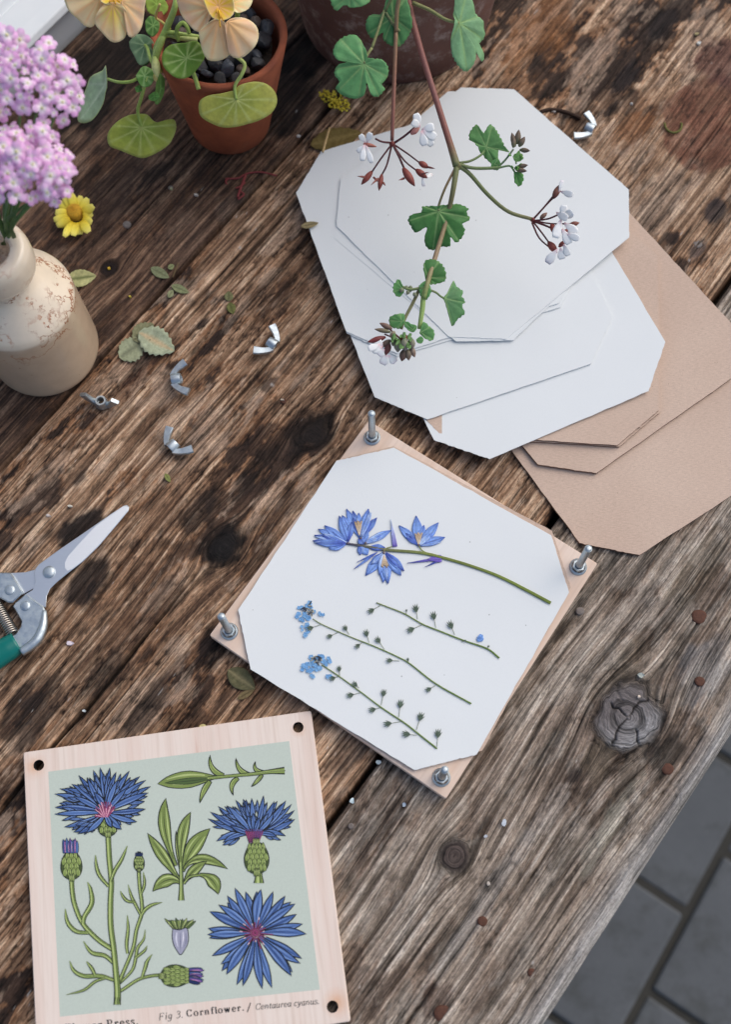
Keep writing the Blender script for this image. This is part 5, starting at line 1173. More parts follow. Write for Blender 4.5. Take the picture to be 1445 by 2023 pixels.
for k in range(150):
    a = random.uniform(0, 6.28); r = random.random()**.6; x = 662+30*r*math.cos(a)+6*math.sin(a); y = 198+20*r*math.sin(a)+9*math.cos(a)*r
    V, F = blob(P(x, y, random.uniform(.002, .006)), random.uniform(2.0, 3.4)*.00037, k, 1, .2); mk('tiny_flower', V, F, M['white_petal'], ys, col=lerp(srgb(255, 236, 90), srgb(226, 200, 60), random.random()))
for k in range(9):
    a = k*.7; V, F = tube([P(662, 200, .001), P(662+24*math.cos(a), 198+16*math.sin(a), .003)], .0003, 5); mk('stalk', V, F, M['dry'], ys, col=srgb(120, 120, 60))
bits = [(215, 529, 6, 5, (226, 190, 70), 'yellow crumb right of the bottle shoulder'), (256, 585, 5, 4, (210, 190, 80), 'tiny yellow crumb on the dark plank'), (400, 1434, 15, 8, (216, 206, 150), 'pale yellow scrap at the top edge of the printed board'), (137, 1270, 17, 8, (226, 214, 222), 'white petal scrap below the snips blade'), (137, 999, 12, 5, (226, 220, 206), 'white paper scrap above the snips blade'), (94, 1018, 10, 6, (206, 196, 192), 'pale scrap left above the snips'),
        (165, 1404, 9, 5, (206, 214, 216), 'pale flake at the top left of the printed board'), (558, 789, 9, 3, (200, 184, 164), 'thin pale sliver right of the wing nuts'), (387, 384, 8, 4, (214, 206, 196), 'white sliver under the small pot'), (338, 372, 5, 5, (190, 190, 150), 'pale crumb below the nasturtium leaf'), (590, 268, 8, 4, (216, 210, 204), 'white flake beside the olive brown leaf'), (1246, 842, 7, 4, (216, 206, 196), 'pale fleck on the middle brown card'), (1096, 219, 10, 4, (196, 190, 186), 'white sliver right above the top white sheet'), (1383, 84, 9, 6, (226, 226, 220), 'white crumb on the dark stain at the top right'), (1378, 66, 10, 4, (206, 190, 140), 'straw coloured crumb at the top right'), (1249, 204, 6, 4, (216, 212, 206), 'white crumb right of the white sheets'), (600, 405, 10, 8, (196, 190, 186), 'pale fluff beside the left edge of the white sheets'),
        (748, 1506, 12, 9, (206, 220, 224), 'pale blue cobweb tuft in the gap by the press corner'), (696, 1582, 10, 12, (206, 222, 226), 'pale blue cobweb tuft in the plank gap'), (966, 1746, 7, 9, (190, 180, 170), 'pale nail stub on the grey plank'), (997, 1625, 10, 14, (206, 212, 220), 'silvery paint flake right of the round knot'), (961, 1652, 8, 7, (196, 200, 208), 'small silvery paint flake above the round knot'), (799, 1589, 10, 10, (176, 190, 206), 'pale blue smear on the grey plank'), (1264, 1376, 7, 7, (222, 206, 190), 'pale crumb on the large knot'), (1268, 1334, 16, 10, (176, 182, 176), 'pale scrap above the large knot'), (748, 1506, 5, 5, (226, 232, 232), '')]
for k, (x, y, w, h, cc, lab) in enumerate(bits):
    if not lab: continue
    zb = {1246: .0064}.get(x, .0010)
    rg = np.random.default_rng(900+k); n = 9; a0 = rg.uniform(0, 6.28); pts = []
    for i in range(n):
        a = i*2*math.pi/n; r = rg.uniform(.6, 1.0); pts.append((x+w/2*1.15*r*math.cos(a), y+h/2*1.15*r*math.sin(a)))
    T = np.array([P(px, py, zb+rg.uniform(.0004, .0014)) for px, py in pts]); B = T.copy(); B[:, 2] = zb-.0008
    V, F = prism(B, T); solo('plant_scrap' if 'flake' not in lab and 'nail' not in lab else 'flake', V, F, M['dry'], lab, 'scrap', 'crumbs and scraps on the bench', col=srgb(*cc), smooth=False)

scrapstem('bark_sliver', 'dark curved sliver of bark above the right edge of the top white sheet', [(1068, 222), (1085, 217), (1108, 219), (1130, 226), (1148, 234)], 4.2, srgb(64, 48, 40), 'bark')
# ------------------------------------------------------------------ print on the press board: flat ink shapes lying on the wood
def k1(x, y): return (90+x*.22837, 1500+y*.22837)
def k2(x, y): return (300+x*.22145, 1460+y*.22145)
def k3(x, y): return (110+x*.22145, 1740+y*.22145)
def k4(x, y): return (380+x*.22145, 1740+y*.22145)
INK = srgb(22, 26, 30)
class Print:
    layer = 0
    def __init__(s):
        Print.layer = 0; s.V = []; s.F = []; s.C = []; s.n = 0
    def poly(s, pts, col, lift=True):
        if lift: Print.layer += 1
        z = ZL+.00012+Print.layer*5e-7
        for p in pts: s.V.append(P(p[0], p[1], z)); s.C.append(col)
        s.F.append(tuple(range(s.n, s.n+len(pts)))); s.n += len(pts)
    def line(s, pts, w, col, closed=False, taper=False):
        Print.layer += 1; z = ZL+.00012+Print.layer*5e-7
        p = np.asarray(pts, float)
        if closed: p = np.vstack([p, p[:1]])
        T = np.gradient(p, axis=0)
        if closed: T[0] = T[-1] = p[1]-p[-2]
        T /= np.linalg.norm(T, axis=1)[:, None]+1e-9; N = np.c_[-T[:, 1], T[:, 0]]
        m = len(p); ww = np.full(m, w/2.0)
        if taper: ww = ww*np.interp(np.linspace(0, 1, m), [0, .5, 1], [.5, 1, .25])
        if not np.isscalar(taper): ww = w/2*np.interp(np.linspace(0, 1, m), np.linspace(0, 1, len(taper)), taper)
        for i in range(m):
            for sg in (-1, 1):
                q = p[i]+sg*N[i]*ww[i]; s.V.append(P(q[0], q[1], z)); s.C.append(col)
        for i in range(m-1): a = s.n+2*i; s.F.append((a, a+1, a+3, a+2))
        s.n += 2*m
    def build(s, name, label=None):
        o = mk(name, np.array(s.V), s.F, M['ink'], lid, False, col=np.array(s.C))
        if label: o['label'] = label
        return o
def curve(a, b, bend, n=10, c=None):
    a = np.asarray(a, float); b = np.asarray(b, float); d = b-a; m_ = (a+b)/2+np.array([-d[1], d[0]])*bend if c is None else np.asarray(c, float)
    t = np.linspace(0, 1, n)[:, None]; return (1-t)**2*a+2*t*(1-t)*m_+t*t*b
LEAF = [.22, .55, .85, 1, .95, .75, .45, .0]; STRAP = [.75, .95, 1, 1, .95, .85, .6, .0]; PET = [.30, .48, .68, .90, 1, .88, .52, 0]
def lobe(pr, a, b, w, bend=0, prof=LEAF, fill=None, hi=None, mid=None, ow=2.0, c=None, out=INK):
    cv = curve(a, b, bend, 13, c); T = np.gradient(cv, axis=0); T /= np.linalg.norm(T, axis=1)[:, None]+1e-9; N = np.c_[-T[:, 1], T[:, 0]]
    ww = np.interp(np.linspace(0, 1, 13), np.linspace(0, 1, len(prof)), prof)[:, None]*w/2
    L, R = cv+N*ww, cv-N*ww; ol = np.vstack([L, R[-2::-1]])
    pr.poly(ol, fill)
    if hi is not None:
        pr.line((cv*.45+L*.55)[2:-2], max(1.0, w*.13), hi, taper=True); pr.line((cv*.5+R*.5)[4:-3], max(.8, w*.08), hi, taper=True)
    if mid is not None: pr.line(cv[1:-2], max(.9, ow*.75), mid, taper=True)
    pr.line(ol, ow, out, closed=True)
BLU = srgb(82, 112, 166); BLU2 = srgb(64, 92, 146); BLH = srgb(128, 154, 200); BLD = srgb(30, 46, 88); GRN = srgb(130, 148, 80); GRH = srgb(184, 198, 128); GRD = srgb(78, 98, 54); PKs = srgb(156, 66, 112); PKl = srgb(236, 170, 190); VIO = srgb(110, 80, 150)
pp = Print(); Print.layer = -180; pp.poly([(95, 1524.5), (571.5, 1464), (632, 1955), (118, 2008.5)], srgb(192, 201, 189)); pp.build('printed_panel', 'pale sage green printed panel')
def floret(pr, a, b, w, bend, fill, mid):
    a = np.array(a, float); b = np.array(b, float); d = b-a; nn = np.array([-d[1], d[0]])
    q = a+d*.52
    for sg in (-1, 1): lobe(pr, q-d*.05, a+d*.86+nn*.13*sg, w*.55, .06*sg, PET, fill*.92, BLH, None, 1.6)
    lobe(pr, a, b, w, bend, PET, fill, BLH, mid, 1.9)
def bud(pr, cen, ax, rx, ry, rows=5, cols=4):
    """scaly flower base; ax = direction towards the flower"""
    ax = np.asarray(ax, float)/np.linalg.norm(ax); sd = np.array([-ax[1], ax[0]]); cen = np.asarray(cen, float)
    t = np.linspace(0, 2*np.pi, 28, endpoint=False)
    sh = [cen+ax*ry*math.cos(a)+sd*rx*math.sin(a)*(1-.12*math.cos(a)) for a in t]; pr.poly(sh, srgb(70, 84, 46)); pr.line(sh, 1.6, INK, closed=True)
    for r in range(rows, -1, -1):
        v = -1+2*(r+.15)/(rows+.4); hw = math.sqrt(max(0, 1-v*v))*(1-.10*v); nn = cols if r % 2 else cols-1
        for i in range(nn):
            u = (i-(nn-1)/2)/(cols/2)*hw*.98; b = cen+ax*ry*(v-.18)+sd*rx*u; q = cen+ax*ry*(v+2.1/rows)+sd*rx*u*.92
            w = rx*2/cols*1.02*max(.35, hw)
            lobe(pr, b, q, w, 0, [.5, .95, 1, .85, .55, 0], GRN*.95, GRH, None, .9)
# upright cornflower with its stalks
pr = Print()
def stalk(pr, pts, w, f, taper=None):
    c = catmull([f(*p) for p in pts], 6); tp = taper or [1, 1]
    pr.line(c, w+3.0, INK, taper=tp); pr.line(c, w, GRN, taper=tp); pr.line(c+[-w*.15, 0], w*.28, GRH, taper=tp); pr.line(c+[w*.28, 0], w*.18, GRD, taper=tp)
def strap(pr, pts, w, f):
    stalk(pr, pts, w, f, [.75, .9, 1, .95, .7, .12])
stalk(pr, [(700, 960), (735, 880), (740, 830), (880, 845), (990, 848)][::-1][:2]+[(740, 880), (600, 970), (570, 985)], 4.2, k3)
bud(pr, k3(1075, 848), (1, -.02), 22, 31, 6, 5)
for i in range(9):
    y0 = 775+i*17; lobe(pr, k3(1190, 790+i*13), k3(1310+20*math.sin(i*2.2), y0+8), 7, .05*(-1)**i, STRAP, [BLU2, VIO, BLD][i % 3], None, PKl if i % 2 else None, 1.1)
strap(pr, [(770, 860), (800, 770), (815, 720), (860, 655)], 5.5, k3)
strap(pr, [(560, 925), (680, 800), (715, 680), (730, 600), (785, 520), (797, 435)], 4.5, k3)
strap(pr, [(712, 690), (755, 655), (795, 620), (815, 578)], 3.6, k3)
strap(pr, [(640, 650), (632, 560), (645, 430), (638, 308)], 5, k3)
stalk(pr, [(553, 930), (610, 800), (690, 600), (720, 440), (765, 300), (768, 200), (750, 60), (742, -60), (741, -95)], 5, k3)
strap(pr, [(770, 300), (800, 255), (860, 215), (950, 192)], 5, k3)
strap(pr, [(755, 300), (715, 220), (675, 140), (645, 35)], 4.4, k3); strap(pr, [(700, 190), (640, 180), (600, 140), (575, 90)], 4, k3)
strap(pr, [(762, 115), (785, 60), (792, 0), (780, -80)], 3.6, k3)
bud(pr, k1(808, 895), (0, -1), 10.5, 17, 5, 4)
for i in range(5): lobe(pr, k1(785+i*11, 840), k1(782+i*13, 806), 4, 0, STRAP, BLD, None, None, .8)
stalk(pr, [(500, 610), (370, 520), (240, 380), (170, 220), (145, 80), (140, -60)], 7, k3)
strap(pr, [(245, 385), (255, 320), (320, 200), (310, 80), (282, 12)], 7.5, k3); strap(pr, [(290, 465), (180, 450), (105, 370), (82, 250)], 6.5, k3)
bud(pr, k1(222, 915), (-.02, -1), 21, 29, 5, 4)
for i in range(9): lobe(pr, k1(158+i*14, 812), k1(150+i*15, 690+14*math.sin(i*2.6)), 5.5, .03*(-1)**i, STRAP, [BLU2, VIO, BLU][i % 3], None, PKl if i % 2 else None, 1)
strap(pr, [(525, 745), (440, 670), (320, 640), (245, 540)], 6.5, k3)
strap(pr, [(530, 890), (400, 850), (250, 850), (160, 800), (122, 715)], 6.5, k3); strap(pr, [(350, 840), (320, 780), (272, 718)], 5, k3)
strap(pr, [(440, 870), (350, 900), (250, 975), (90, 1018)], 3.6, k3)
stalk(pr, [(548, 1105), (550, 980), (535, 800), (515, 600), (490, 400), (488, 200), (495, 0), (478, -190), (470, -330), (468, -400)], 8.5, k3, [1.25, 1.05, 1, .95, .95])
for x in (515, 545, 578): pr.line([k3(x, 1108), k3(548+(x-548)*.5, 1040)], 1.3, INK)
strap(pr, [(560, 1060), (600, 960), (660, 860), (706, 748)], 5.5, k1); strap(pr, [(545, 1100), (470, 1010), (440, 930), (430, 828)], 5.5, k1)
bud(pr, k1(535, 580), (-.05, -1), 19, 20, 4, 4)
fl1 = [((78,300),.12),((122,255),.16),((165,250),.2),((80,415),.06),((78,475),.02),((162,585),-.1),((240,630),-.12),((275,645),-.12),((350,635),-.1),((225,215),.1),((240,320),.05),((285,140),.05),((412,95),.06),((470,72),.05),((725,100),-.06),((815,148),-.08),((868,180),-.08),((910,235),-.06),((888,290),-.05),((865,430),.05),((790,540),.08),((655,605),.1),((555,72),-.02),((610,110),-.06),((385,170),.12),((360,160),-.05),((700,250),-.04),((418,285),.1),((620,180),-.05),((570,590),.02)]
for i, (tp, bd) in enumerate(fl1):
    floret(pr, k1(515+10*math.sin(i), 462), k1(*tp), 11 if i % 3 else 13, bd, lerp(BLU, BLU2, (i % 4)/3), BLD if i % 2 else None)
for i in range(34):
    a = math.radians(150-i*3.9+random.uniform(-3, 3)+40*(i % 2)); r = random.uniform(50, 125); q = (520+r*math.cos(a)*.95, 485-r*math.sin(a)*1.05)
    pr.line([k1(520+18*math.cos(a), 500), k1(*q)], 2.6, INK, taper=[.6, 1, 1]); pr.line([k1(520+18*math.cos(a), 500), k1(*q)], 1.5, PKs if i % 3 else PKl)
pr.build('printed_cornflower', 'printed blue cornflower with buds on branching green stalks')
# sprig at the top right of the panel
pr = Print()
lobe(pr, k2(560, 340), k2(50, 400), 33, .03, [.2, .5, .8, 1, 1, .85, .55, 0], GRN*.9, GRH*.9, INK, 1.6); lobe(pr, k2(520, 352), k2(110, 392), 12, -.02, LEAF, GRD, None, INK, 1)
for a, c, b, w in [((640,325),(500,290),(520,142),11),((870,315),(760,300),(750,170),10),((1000,295),(890,290),(925,200),8),((520,375),(450,460),(427,572),11),((770,350),(680,400),(728,503),10),((985,320),(940,380),(888,425),8)]:
    lobe(pr, k2(*a), k2(*b), w, 0, [.7, .9, 1, .95, .8, .6, .35, 0], GRN*.92, GRH, None, 2.0, c=k2(*c))
stalk(pr, [(500, 350), (700, 330), (900, 312), (1050, 292), (1185, 282)], 5.5, k2, [.9, .8, .9, 1.1, 1.8])
pr.build('printed_sprig', 'printed green leafy sprig lying sideways')
pr = Print()
for a, c, b, w in [((255,1270),(100,1050),(-40,840),22),((215,1130),(60,760),(125,528),24),((255,1200),(230,1000),(215,818),8),((262,1150),(240,820),(347,652),22),((275,1180),(330,960),(520,798),30),((285,1160),(400,980),(678,1160),20),((270,1290),(140,1190),(5,1360),26),((285,1290),(340,1180),(490,1088),20),((430,1210),(570,1230),(592,1385),26)]:
    lobe(pr, k2(*a), k2(*b), w, 0, [.25, .35, .6, .9, 1, .85, .5, 0], GRN*.85, GRH, INK, 2.0, c=k2(*c))
stalk(pr, [(285, 1290), (340, 1230), (440, 1212)], 3, k2); stalk(pr, [(262, 1440), (262, 1340), (262, 1240), (258, 1100)], 6, k2, [1.5, 1, 1, .8])
pr.build('printed_leaves', 'printed rosette of green leaves')
pr = Print()
for i, (tp, bd) in enumerate([((575,912),.2),((632,925),.22),((500,710),-.08),((520,650),-.06),((590,600),-.02),((648,600),.0),((1278,715),.12),((1275,635),.1),((1250,580),.1),((1197,548),.12),((1195,865),-.2),((1118,875),-.2),((675,597),.04),((748,545),.05),((815,535),.08),((840,540),-.04),((890,528),.02),((997,505),.06),((1092,555),.12),((700,770),-.1),((1088,660),.15),((855,685),.02),((905,660),0),((960,700),.03)]):
    floret(pr, k2(912+8*math.sin(i*3), 850), k2(*tp), 10 if i % 3 else 12, bd, lerp(BLU, BLU2, (i % 4)/3), BLD if i % 2 else None)
for i in range(26):
    x = 830+i*6.5; pr.line([k2(895+(x-912)*.5+15, 925), k2(x, 800+30*math.sin(i*2.1)**2)], 2.3, INK); pr.line([k2(895+(x-912)*.5+15, 925), k2(x, 803+30*math.sin(i*2.1)**2)], 1.3, PKs if i % 3 else VIO)
stalk(pr, [(955, 1285), (955, 1220), (945, 1170)], 11, k2, [1.5, 1, 1.3]); bud(pr, k2(935, 1060), (-.02, -1), 24.5, 32, 6, 5)
pr.build('printed_cornflower', 'printed blue cornflower on a scaly green base')
pr = Print()
C0 = np.array((562., 465.))
tips = [(380,65),(475,98),(575,95),(612,78),(720,98),(828,135),(880,190),(918,205),(930,298),(985,385),(1018,475),(978,695),(965,738),(895,815),(885,850),(710,955),(625,965),(450,940),(395,930),(305,835),(262,805),(255,745),(175,670),(150,512),(135,480),(140,425),(155,275),(235,215),(312,135),(312,195)]
order = [29,1,4,6,8,9,13,15,18,20,21,23,25,28,2,26,24,0,3,5,7,10,11,12,14,16,17,19,22,27]
for j, i in enumerate(order):
    tp = np.array(tips[i], float); d = tp-C0
    lobe(pr, k4(*(C0+d*.10)), k4(*tp), 16 if j % 3 else 19, .07*math.sin(i*1.7), [.28, .45, .68, .9, 1, .85, .5, 0], lerp(BLU*1.06, BLU2, (i % 3)/2.5), BLH, BLD, 2.2)
for i in range(22):
    a = i*2*math.pi/22+.1; r = random.uniform(80, 165); q = C0+np.array([math.cos(a)*r, math.sin(a)*r*.95])
    pr.line([k4(*C0), k4(*q)], 2.7, INK, taper=[.5, .9, 1]); pr.line([k4(*C0), k4(*q)], 1.5, PKs, taper=[.6, 1, 1])
    if i % 2: pr.line([k4(*(C0+(q-C0)*.82)), k4(*q)], 1.6, srgb(240, 206, 210))
pr.build('printed_cornflower', 'printed round open cornflower seen from above')
pr = Print()
for i in range(15):
    x = 970+i*20; lobe(pr, k3(1060+i*7.5, 430), k3(x, 335+22*abs(math.sin(i*1.9))-8*(3 < i < 11)), 5.2, 0, STRAP, [GRN, GRH*.8, GRD][i % 3], None, None, 1)
sh = catmull([k3(*p) for p in [(1042,430),(1038,500),(1052,570),(1085,630),(1113,660),(1145,625),(1178,560),(1184,490),(1168,422),(1105,438),(1042,430)]], 4)
pr.poly(sh[:-1], srgb(158, 158, 176)); pr.line(catmull([k3(*p) for p in [(1080,460),(1075,520),(1090,590)]], 4), 3.5, srgb(212, 210, 222), taper=True); pr.line(catmull([k3(*p) for p in [(1135,455),(1138,510),(1125,590)]], 4), 2.4, srgb(226, 222, 230), taper=True); pr.line(catmull([k3(*p) for p in [(1110,470),(1112,560),(1112,640)]], 4), 1.2, srgb(90, 90, 116), taper=True); pr.line(catmull([k3(*p) for p in [(1160,470),(1162,540),(1140,600)]], 4), 2.2, srgb(116, 116, 140), taper=True)
pr.line(sh[:-1], 1.6, INK, closed=True); pr.build('printed_seed', 'printed grey seed with a green tuft')
# lettering: pen strokes, thick on the downstrokes
G = {'F': (.56, [[(.14,0),(.14,.70)],[(.14,.69),(.50,.69),(.50,.58)],[(.14,.37),(.40,.37)],[(.40,.44),(.40,.30)]], [(.14,0,.11),(.11,.69,.09)]),
 'P': (.56, [[(.14,0),(.14,.70)],[(.14,.69),(.34,.69),(.46,.62),(.48,.52),(.45,.41),(.34,.35),(.14,.35)]], [(.14,0,.11),(.11,.69,.09)]),
 'C': (.62, [[(.53,.53),(.47,.66),(.34,.71),(.18,.64),(.09,.47),(.09,.25),(.18,.06),(.34,-.01),(.48,.05),(.55,.17)],[(.54,.70),(.54,.52)]], []),
 'i': (.25, [[(.12,0),(.12,.45)],[(.04,.44),(.12,.455)]], [(.12,0,.09)], [(.12,.63)]),
 'g': (.46, [[(.36,.40),(.26,.47),(.13,.41),(.08,.24),(.14,.08),(.25,.06),(.35,.18)],[(.38,.46),(.35,-.06),(.26,-.19),(.12,-.19),(.05,-.12)]], []),
 '3': (.46, [[(.08,.58),(.16,.69),(.28,.70),(.37,.60),(.33,.46),(.18,.39)],[(.18,.39),(.34,.36),(.40,.22),(.34,.06),(.20,-.01),(.08,.06)]], []),
 'o': (.50, [[(.25,.47),(.12,.41),(.06,.23),(.12,.05),(.25,-.01),(.38,.05),(.44,.23),(.38,.41),(.25,.47)]], []),
 'r': (.40, [[(.13,0),(.13,.45)],[(.04,.44),(.13,.455)],[(.13,.30),(.20,.42),(.29,.46),(.35,.42)]], [(.13,0,.10)], [(.34,.40)]),
 'n': (.54, [[(.12,0),(.12,.45)],[(.03,.44),(.12,.455)],[(.12,.31),(.20,.42),(.30,.46),(.39,.40),(.41,.28),(.41,0)]], [(.12,0,.09),(.41,0,.09)]),
 'f': (.34, [[(.36,.65),(.30,.71),(.21,.69),(.16,.56),(.15,.40),(.15,0)],[(.04,.45),(.31,.45)]], [(.15,0,.10)]),
 'l': (.27, [[(.13,0),(.13,.70)],[(.04,.69),(.13,.705)]], [(.13,0,.10)]),
 'w': (.66, [[(.08,.45),(.21,0)],[(.21,0),(.33,.42)],[(.33,.45),(.46,0)],[(.46,0),(.59,.45)]], [(.08,.45,.08),(.33,.45,.07),(.59,.45,.07)]),
 'e': (.45, [[(.08,.25),(.38,.25),(.37,.38),(.25,.47),(.12,.40),(.07,.22),(.13,.05),(.25,-.01),(.39,.08)]], []),
 '/': (.36, [[(0,-.10),(.30,.72)]], []), '.': (.24, [], [], [(.11,.035)]), ' ': (.26, [], []),
 't': (.32, [[(.15,.60),(.14,.10),(.20,0),(.30,.05)],[(.04,.45),(.29,.45)]], []),
 'a': (.48, [[(.36,.36),(.26,.47),(.12,.40),(.07,.20),(.13,.03),(.23,.0),(.35,.14)],[(.38,.46),(.36,.10),(.40,.0),(.47,.05)]], []),
 'u': (.52, [[(.04,.44),(.11,.455),(.10,.12),(.16,.0),(.28,.03),(.38,.18)],[(.40,.46),(.38,.08),(.43,0),(.49,.05)]], []),
 'c': (.42, [[(.37,.36),(.31,.46),(.20,.46),(.10,.36),(.07,.20),(.13,.04),(.24,-.01),(.38,.08)]], []),
 'y': (.46, [[(.04,.44),(.11,.45),(.20,.04)],[(.40,.46),(.34,.20),(.20,-.10),(.08,-.20),(.02,-.16)]], []),
 's': (.38, [[(.32,.36),(.27,.45),(.17,.47),(.08,.39),(.12,.29),(.26,.20),(.32,.10),(.24,0),(.12,-.01),(.05,.10)]], [])}
def text(pr, s, p0, p1, em, bold, slant):
    adv = sum(G[c][0] for c in s); p0 = np.array(p0, float); p1 = np.array(p1, float); d = (p1-p0); L = np.linalg.norm(d); d /= L; up = np.array([d[1], -d[0]])
    if up[1] > 0: up = -up
    sp = L/(adv*em); x = 0
    thick, thin = (.135, .045) if bold else (.085, .036)
    for ch in s:
        g = G[ch]
        for pl in g[1]:
            q = np.array(pl, float)
            if len(q) > 2 and ch not in 'FC/': q = catmull(q, 4)
            elif len(q) > 2: q = catmull(q, 3) if ch == 'C' else q
            T = np.gradient(q, axis=0); T /= np.linalg.norm(T, axis=1)[:, None]+1e-9
            w = thin+(thick-thin)*np.abs(T[:, 1])**1.3
            q = q.copy(); q[:, 0] += q[:, 1]*slant
            W = [p0+d*(x*em*sp+a*em)+up*b*em for a, b in q]
            pr.line(W, em, INK, taper=list(w))
        for (a, b, hw) in (g[2] if not slant else []):
            pr.line([p0+d*(x*em*sp+(a-hw)*em)+up*(b+.015)*em, p0+d*(x*em*sp+(a+hw)*em)+up*(b+.015)*em], em*.05, INK)
        for (a, b) in (g[3] if len(g) > 3 else []):
            r = (.075 if bold else .055)*em; c = p0+d*(x*em*sp+(a+b*slant)*em)+up*b*em
            pr.poly([c+r*np.array([math.cos(t), math.sin(t)]) for t in np.linspace(0, 2*np.pi, 10, endpoint=False)], INK)
        x += g[0]
pr = Print()
text(pr, 'Fig 3.', (312.5, 2016), (363, 2010), 19.5, False, .22)
text(pr, 'Cornflower.', (368.5, 2008.5), (484, 1996), 18.5, True, 0)
text(pr, '/', (488.5, 1997.5), (497, 1996.5), 22, False, .12)
text(pr, 'Centaurea cyanus.', (504, 1995), (631.5, 1983), 16.5, False, .22)
text(pr, 'Flower Press.', (129, 2038.5), (275, 2023.5), 21, True, 0)
pr.build('printed_lettering', 'black serif lettering along the bottom edge')
# bright worn corners of the lid
for px, py in [(52, 1494), (614, 1417), (687, 2014)]:
    pass

# ------------------------------------------------------------------ pressed flowers on the sheet
ZP = ZS+.0004
def pf(x, y): return (560+x*.38754, 980+y*.38754)
def flat(name, parent, a, b, wpx, prof, cols, mid=None, lift=.0004, edge=None, bow=.0, seed=0):
    lift *= .45; A, B = P(*a, ZP+lift), P(*b, ZP+lift+.0001); s = SCALE(*a, ZP)
    V, F, T, X = blade_vf(A, B, wpx*s, prof, nseg=8, m=7, nrm=(0, 0, 1), bow=bow)
    rg = np.random.default_rng(seed+int(a[0]+b[1])); V[:, 2] += .0002*np.sin(X*7+T*9+seed)*T+.0001*np.sin(X*3+seed)
    stops = np.linspace(0, 1, len(cols)); cc = np.stack([np.interp(T, stops, [c[i] for c in cols]) for i in range(3)], 1)
    st_ = .5+.5*np.sin(X*11+seed*1.3+T*2); cc = cc*(.74+.58*st_[:, None])
    if edge is not None: k = (np.abs(X)**4)[:, None]*.6; cc = cc*(1-k)+np.asarray(edge)*k
    if mid is not None: k = np.exp(-(X/.22)**2)[:, None]*.75*(1-.5*T[:, None]); cc = cc*(1-k)+np.asarray(mid)*k
    o = mk(name, V, F, M['pressed'], parent, col=np.clip(cc, .003, .9))
    sm_ = o.modifiers.new('thickness', 'SOLIDIFY'); sm_.thickness = .0002; sm_.offset = 0; return o
def fstem(name, parent, pts, r, cols, lift=.0005):
    W = catmull(np.array([P(*p, ZP+lift) for p in pts]), 6); s = SCALE(*pts[0], ZP)
    V, F = tube(W, [q*s*.8 for q in r], 7); V[:, 2] = ZP+lift*.5+(V[:, 2]-ZP-lift)*.25
    k = np.repeat(np.linspace(0, 1, len(W)), 7); stops = np.linspace(0, 1, len(cols))
    return mk(name, V, F, M['pressed'], parent, col=np.stack([np.interp(k, stops, [c[i] for c in cols]) for i in range(3)], 1))
bb = thing('pressed_bluebell', 'pressed bluebell with violet-blue flowers on a thick curved stem, uppermost on the sheet', 'pressed flower', P(*pf(700, 290), ZP))
VB = srgb(92, 118, 194); VB2 = srgb(128, 160, 220); VBp = srgb(186, 204, 232); VD = srgb(68, 80, 158); PV = srgb(112, 96, 178); SGn = srgb(126, 136, 76); SGd = srgb(92, 100, 60)
PT = [.30, .52, .78, .95, 1, .8, .45, .06]
def belf(label, petals, anth=None):
    c = pf(*petals[0][0]); V, F = blob(P(*c, ZP+.0008), .0011, 3, 2, .2, (1, 1, .5)); fl = mk('flower', V, F, M['pressed'], bb, col=srgb(110, 100, 110)); fl['label'] = label
    for i, (a, b, w, tone) in enumerate(petals):
        c0 = {'d': (VD, VB, VB2*.9, VD), 'm': (VB, VB2, VB2, VB*.8), 'p': (VBp, VBp, VB2*1.1, VB)}[tone]
        flat('petal', fl, pf(*a), pf(*b), w*.82, PT, c0, VD if (tone == 'd' or i % 2) else VB2, .0003+.00022*i, VB, seed=i*5+int(a[0]))
    rg_ = np.random.default_rng(int(petals[0][1][0]))
    for i in range(6):
        a, b, w, tone = petals[rg_.integers(len(petals))]; b2 = np.array(b)+rg_.normal(size=2)*13; b2 = np.array(a)+(b2-np.array(a))*rg_.uniform(.6, .95)
        flat('petal', fl, pf(*a), pf(*b2), w*.45, PT, (VBp, VB2, VBp) if i % 2 else (VD, VB, VD), VB, .0006+.0002*i, VB, seed=i*7)
    if anth:
        for i in range(6):
            a, b = anth; q = (b[0]+(i-2.5)*7, b[1]+6*math.sin(i*2)); flat('stamen', fl, pf(*a), pf(*q), 1.6, [.7, .8, 1, .7], (srgb(206, 190, 170), srgb(196, 170, 140)), None, .0018)
belf('bluebell flower at the far left end', [((330,240),(150,228),11,'d'),((325,238),(158,200),11,'d'),((322,238),(178,168),12,'m'),((322,240),(210,150),11,'m'),((318,242),(232,268),11,'m'),((330,235),(285,100),10,'m'),((318,240),(165,240),10,'d')])
belf('bluebell flower pointing up beside the left end', [((395,215),(322,65),11,'m'),((395,212),(355,75),10,'d'),((392,205),(385,85),9,'p'),((398,208),(435,65),12,'m'),((400,205),(478,110),9,'d'),((345,180),(300,98),9,'m'),((330,230),(350,130),9,'d'),((385,215),(410,245),9,'d')], ((388, 200), (382, 130)))
belf('faded bluebell flower in the middle of the stem', [((420,240),(550,175),10,'p'),((418,240),(500,200),9,'p'),((400,250),(430,300),11,'m'),((395,245),(392,300),8,'d'),((440,262),(520,262),9,'d'),((405,240),(430,170),9,'m'),((480,285),(360,372),3,'d')])
belf('bluebell flower hanging below the stem', [((512,290),(420,405),13,'m'),((510,292),(445,350),10,'d'),((514,292),(510,440),12,'p'),((516,292),(535,447),12,'m'),((520,292),(602,405),12,'m'),((522,290),(617,382),11,'d'),((514,290),(490,400),9,'p')], ((514, 300), (518, 360)))
